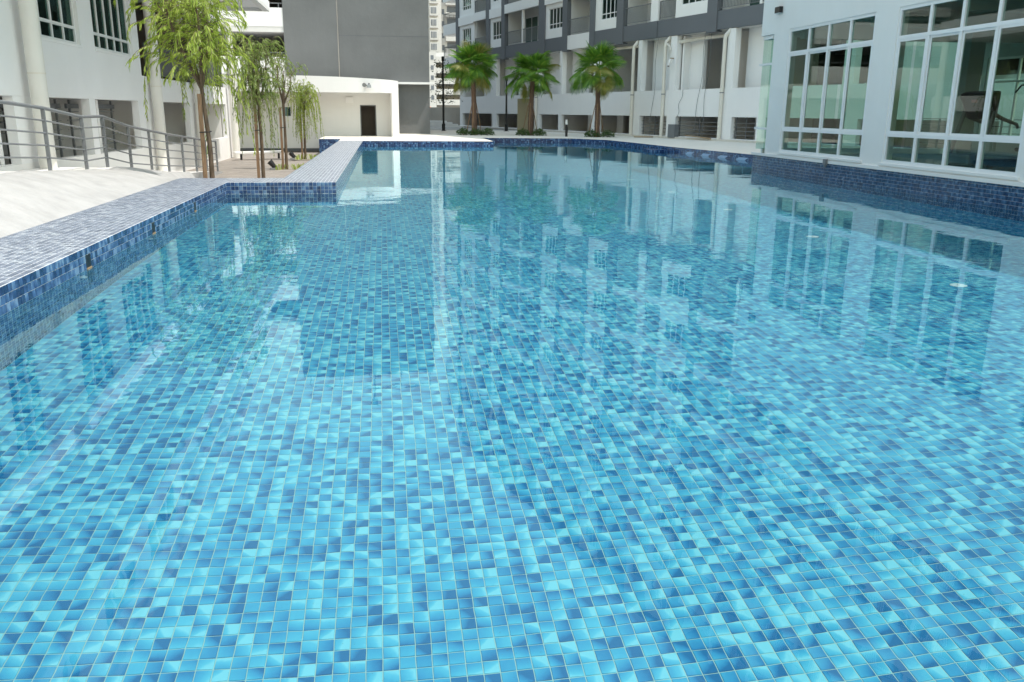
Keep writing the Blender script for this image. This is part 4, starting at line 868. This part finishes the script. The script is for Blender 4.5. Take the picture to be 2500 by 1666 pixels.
# ================================================================ VEGETATION
def willow(name_label, base, h, spread, nstr, seed, lean=(0, 0), m='willow', stake=2.3, droop=(1.2, 2.4), leaf=.12, fork=2.35, step=.055, bare=.0, trail=.3, trail_dir=None):
    r = random.Random(seed); bx, by, bz = base
    t = thing('willow_tree', name_label, 'tree', base, 'young willows along the coping')
    top = Vector((bx+lean[0], by+lean[1], bz+h)); fk = Vector((bx+lean[0]*.35, by+lean[1]*.35, bz+fork))
    tr = MB(); tr.tube([(bx, by, bz-.05), (bx+.015, by, bz+fork*.5), fk], [.06, .05, .04], 10)
    limbs = []
    for k in range(5):
        a = 2*math.pi*k/5+r.uniform(-.4, .4); rad = spread*r.uniform(.15, .45)
        e = Vector((top.x+math.cos(a)*rad, top.y+math.sin(a)*rad, bz+h*r.uniform(.82, 1.0)))
        mid = fk.lerp(e, .5)+Vector((math.cos(a)*.12, math.sin(a)*.12, .1)); tr.tube([fk, mid, e], [.038, .028, .012], 7); limbs.append((fk, mid, e))
    tr.build('trunk', 'bark', t, True)
    st = MB(); st.bar((bx-.13, by-.06, bz-.05), (bx-.11, by-.06, bz+stake), .08); st.build('stake', 'stake', t, bevel=.004)
    MB().tube([(bx-.16, by-.1, bz+1.55), (bx+.06, by+.07, bz+1.57), (bx+.06, by-.12, bz+1.56), (bx-.16, by-.1, bz+1.55)], .012, 5).build('tie', 'rubber', t)
    V = []; Fc = []; tw = MB()
    def leafq(p, d, L, wd, ax):
        d = d.normalized(); s = d.cross(ax); s = s.normalized() if s.length > .01 else Vector((1, 0, 0)); k = len(V); mid = p+d*L*.45
        V.extend([p, mid+s*wd, p+d*L, mid-s*wd]); Fc.append((k, k+1, k+2, k+3))
    for i in range(nstr):
        fk_, md, e = limbs[r.randrange(5)]; q = r.random()**.6
        s0 = (fk_.lerp(md, q*2) if q < .5 else md.lerp(e, q*2-1)); s0 = s0+Vector((r.gauss(0, .06), r.gauss(0, .06), r.gauss(0, .05)))
        long_ = r.random() < trail
        a = r.uniform(0, 2*math.pi); out = spread*r.uniform(.3, 1.0)*(.8 if long_ else 1.1); rise = r.uniform(.15, .75)*(1.15 if q > .6 else .5); dr = r.uniform(*droop) if long_ else r.uniform(.05, .5)
        if long_ and trail_dir is not None and r.random() < .6: a = trail_dir+r.gauss(0, .7)
        dirv = Vector((math.cos(a), math.sin(a), 0)); n = max(8, int((out+dr)/step)); wob = r.uniform(0, 6); pts = []
        for j in range(n+1):
            f = j/n; x = out*(1-(1-f)**2.0); z = rise*math.sin(min(1, f*1.9)*math.pi*.5)*(1-f*.2)-dr*max(0, f-.22)**1.7*1.5
            pts.append(s0+dirv*x+Vector((math.sin(f*5+wob)*.04, math.cos(f*4+wob)*.04, z)))
        zmin = bz+.55+r.random()*.5; pts = [p for p in pts if p.z > zmin]
        if len(pts) < 6: continue
        tw.tube(pts[::3]+[pts[-1]], .0045, 3, False)
        for j in range(2, len(pts)-1):
            if r.random() < bare: continue
            tg = (pts[j+1]-pts[j-1]).normalized(); 
            for sdn in (-1, 1):
                if r.random() < .12: continue
                sv = Vector((-dirv.y, dirv.x, 0))*sdn*r.uniform(.5, 1.1)+dirv*r.uniform(-.5, .7)
                d = tg*.8+sv*.55+Vector((0, 0, -.75)); leafq(pts[j], d, leaf*r.uniform(.7, 1.25), leaf*.075, Vector((r.gauss(0, 1), r.gauss(0, 1), r.gauss(0, .6))))
    tw.build('twigs', 'bark', t)
    me = bpy.data.meshes.new('crown'); me.from_pydata([tuple(v) for v in V], [], Fc); link('crown', me, m, t)
    return t
willow('largest willow, bright green, nearest the blue coping corner', (-3.76, 19.75, -.42), 4.7, 1.15, 225, 3, (-.22, .2), 'willow', 2.35, (1.0, 2.2), .15, 2.45, .05, .04, .12, .1)
willow('second willow in the row with long trailing strands', (-3.72, 27.6, -.55), 3.85, .78, 170, 5, (.0, 0), 'willow2', 2.3, (1.0, 2.3), .14, 2.3, .055, 0, .35)
willow('third willow, slim and thin crowned, in a small grass ring', (-3.74, 34.4, -.6), 4.2, .75, 90, 8, (.05, .1), 'willow2', 2.3, (.6, 1.4), .14, 2.4, .07, .1, .3)
willow('smallest and farthest willow with a short mop of strands', (-3.64, 41.5, -.62), 3.2, .85, 90, 9, (.1, 0), 'willow', 2.2, (1.2, 2.2), .14, 2.2, .065, 0, .75)

def grass_tuft(x, y, z, label, n=26, h=.3, m='shrub'):
    mb = MB(); r = random.Random(int(x*100+y*10))
    for k in range(n):
        a = r.uniform(0, 6.28); q = r.uniform(.05, .3); l = h*r.uniform(.6, 1.2); p = Vector((x+math.cos(a)*q, y+math.sin(a)*q, z)); d = Vector((math.cos(a), math.sin(a), 0)); s = Vector((-d.y, d.x, 0))*.014
        a1 = p+d*l*.35+Vector((0, 0, l*.65)); a2 = p+d*l*.9+Vector((0, 0, l*.6)); mb.add([p-s, p+s, a1+s, a1-s, a2], [(0, 1, 2, 3), (3, 2, 4)])
    tag(mb.build('grass_tuft', m), label, 'plant', 'grass tufts at the willow feet')
for x, y, l in ((-3.95, 34.2, 'green grass tuft left of the third willow trunk'), (-3.35, 34.4, 'green grass tuft right of the third willow trunk'), (-3.9, 41.3, 'small grass tuft left of the farthest willow trunk'), (-3.3, 41.5, 'small grass tuft right of the farthest willow trunk')): grass_tuft(x, y, -.62, l, 30, .34, 'willow')
for x, y in ((-3.75, 34.3), (-3.65, 41.4)):
    struct(MB().tube([(x, y, -.66), (x, y, -.612)], .62, 20).build('planting_bed', 'ground'))
struct(MB().add([(-4.9, 20.2, -.40), (-3.3, 19.6, -.40), (-3.2, 20.4, -.40), (-4.2, 21.6, -.40)], [(0, 1, 2, 3)]).build('planting_bed', 'concrete'))

def fan_mesh(seed, R=.85, nseg=34, span=math.radians(300), droop=.25):
    """one fan leaf in local space: x out along the stalk, y across; segments joined at the heart, free and drooping at the tips"""
    r = random.Random(seed); V = []; Fc = []
    for k in range(nseg):
        a = -span/2+span*(k+.5)/nseg; L = R*(1-.28*abs(a/(span/2))**1.5)*r.uniform(.93, 1.05); w = span/nseg/2
        def pt(rad, off, fold): 
            x, y = math.cos(a+off)*rad, math.sin(a+off)*rad; t = max(0, rad/R-.45)
            return (x, y, fold+.10*rad*math.cos(2*a)-droop*t*t*1.6)
        i = len(V); V += [pt(.03, 0, 0), pt(L*.55, -w, .0), pt(L*.55, 0, .022), pt(L*.55, w, .0), pt(L*.84, -w*.42, 0.), pt(L*.84, w*.42, 0.), pt(L, 0, -.02*r.random())]
        Fc += [(i, i+1, i+2), (i, i+2, i+3), (i+1, i+4, i+2), (i+2, i+5, i+3), (i+2, i+4, i+6), (i+2, i+6, i+5)]
    me = bpy.data.meshes.new('leaf'); me.from_pydata(V, [], Fc); return me
FANS = {m: [fan_mesh(20+k, .92, 36, math.radians(270+12*k), .12+.11*k) for k in range(4)] for m in ('palm', 'palm_old')}
for m, l in FANS.items():
    for me in l: me.materials.append(M[m])
def palm(label, x, y, h, seed, lean=0., nleaf=30, tilt=0):
    r = random.Random(seed); z0 = ZC
    t = thing('fan_palm', label, 'palm tree', (x, y, z0), 'fan palms on the far deck')
    pts = []; rs = []
    for k in range(15):
        f = k/14; pts.append((x+lean*f*f, y, z0+h*f)); rs.append(.165*(1-.32*f)*(1+.10*(k % 2))+(.05 if k == 0 else 0)+(.04*f if f > .85 else 0))
    MB().tube(pts, rs, 12).build('trunk', 'palm_bark', t)
    bt = MB()
    for k in range(70):      # old leaf bases
        f = r.uniform(.1, 1); a = r.uniform(0, 6.28); rr = .165*(1-.32*f); p = Vector((x+lean*f*f+math.cos(a)*rr, y+math.sin(a)*rr, z0+h*f)); d = Vector((math.cos(a), math.sin(a), 0)); s = Vector((-d.y, d.x, 0))*.035
        bt.add([p-s, p+s, p+d*.05+Vector((0, 0, .10))], [(0, 1, 2)])
    bt.build('leaf_bases', 'palm_bark', t)
    crown = Vector((x+lean, y, z0+h)); stk = MB()
    for k in range(nleaf):
        f = (k+.5)/nleaf; a = k*2.39996+r.uniform(-.2, .2); el = math.radians(82-118*f**1.05+r.uniform(-8, 8))      # from upright spears to hanging skirts
        L = r.uniform(.65, .95)+.25*f; d = Vector((math.cos(a)*math.cos(el), math.sin(a)*math.cos(el), math.sin(el)))
        e = crown+d*L+Vector((0, 0, -.10*L*math.cos(el)-.45*max(0, f-.75))); st = crown+Vector((0, 0, -.35*f)); stk.tube([st, st.lerp(e, .55)+Vector((0, 0, .05)), e], [.02, .014, .01], 5)
        el2 = el-math.radians(10+28*f); dx = Vector((math.cos(a)*math.cos(el2), math.sin(a)*math.cos(el2), math.sin(el2))); up_ = Vector((-math.cos(a)*math.sin(el2), -math.sin(a)*math.sin(el2), math.cos(el2))); sy = up_.cross(dx)
        roll = r.uniform(-.5, .5); sy2 = sy*math.cos(roll)+up_*math.sin(roll); up2 = dx.cross(sy2); s = r.uniform(.9, 1.12)*(.85 if f < .12 else 1)
        fam = 'palm_old' if (f > .93 or r.random() < .04) else 'palm'
        o = bpy.data.objects.new('leaf', FANS[fam][r.randrange(4)]); col.objects.link(o)
        o.matrix_world = Matrix(((dx.x*s, sy2.x*s, up2.x*s, e.x), (dx.y*s, sy2.y*s, up2.y*s, e.y), (dx.z*s, sy2.z*s, up2.z*s, e.z), (0, 0, 0, 1)))
        setparent(o, t)
    stk.build('leaf_stalks', 'palm', t)
    for a in (.5, 2.6, 4.4): MB().tube([(x+math.cos(a)*.55, y+math.sin(a)*.55, z0), (x+math.cos(a)*.13, y+math.sin(a)*.13, z0+1.9)], .025, 6).build('prop', 'stake', t, True)
    return t
palm('first fan palm, largest and yellowest, left of the khaki panel', 5.45, 53.0, 3.95, 1, -.1, 31)
palm('middle fan palm standing before the khaki panel', 8.85, 52.7, 3.55, 12, .12, 28)
palm('third fan palm, nearest the condominium downpipes', 12.29, 49.8, 3.75, 23, -.04, 25)
def shrub(x, y, z, rx, h, n, seed, label, grp='low shrubs round the palms', m='shrub', leaf=.10):
    r = random.Random(seed); mb = MB()
    for k in range(n):
        a = r.uniform(0, 6.28); q = rx*math.sqrt(r.random()); zz = h*r.random()**.7*(1-(q/rx)**2*.6); p = Vector((x+math.cos(a)*q, y+math.sin(a)*q, z+zz)); d = Vector((r.gauss(0, 1), r.gauss(0, 1), r.gauss(.3, .7))).normalized(); s = d.orthogonal().normalized(); L = leaf*r.uniform(.7, 1.3)
        mb.add([p, p+d*L*.5+s*L*.28, p+d*L, p+d*L*.5-s*L*.28], [(0, 1, 2, 3)])
    t = thing('shrub', label, 'shrub', (x, y, z), grp); mb.build('leaves', m, t)
    st = MB(); [st.tube([(x, y, z), (x+math.cos(a)*rx*.6, y+math.sin(a)*rx*.6, z+h*.6)], .012, 4) for a in (.3, 1.5, 2.8, 4.0, 5.2)]; st.build('stems', 'bark', t)
for x, y, l in ((4.75, 52.6, 'low shrub left of the first palm trunk'), (5.5, 52.5, 'low shrub before the first palm trunk'), (6.2, 52.6, 'low shrub right of the first palm trunk'), (8.3, 52.2, 'low shrub left of the middle palm trunk'), (9.3, 52.2, 'low shrub right of the middle palm trunk'), (11.9, 49.5, 'low shrub left of the third palm trunk'), (12.85, 49.5, 'low shrub right of the third palm trunk')):
    shrub(x, y, ZC, .42, .42, 420, int(x*37), l)
t = thing('dark_tree', 'thin dark leafy tree behind the lamp post left of the palms', 'tree', (4.6, 68, .2))
MB().tube([(4.6, 68, .1), (4.65, 68, 2.2), (4.5, 68, 4.6)], [.07, .05, .02], 8).build('trunk', 'bark', t, True)
r = random.Random(4); mb = MB()
for k in range(420):
    p = Vector((4.6+r.gauss(0, .42), 68+r.gauss(0, .42), r.uniform(2.2, 5.3))); d = Vector((r.gauss(0, 1), r.gauss(0, 1), r.gauss(0, .8))).normalized(); s = d.orthogonal().normalized(); L = r.uniform(.1, .2); mb.add([p, p+d*L*.5+s*L*.3, p+d*L, p+d*L*.5-s*L*.3], [(0, 1, 2, 3)])
mb.build('crown', 'dark_leaf', t)
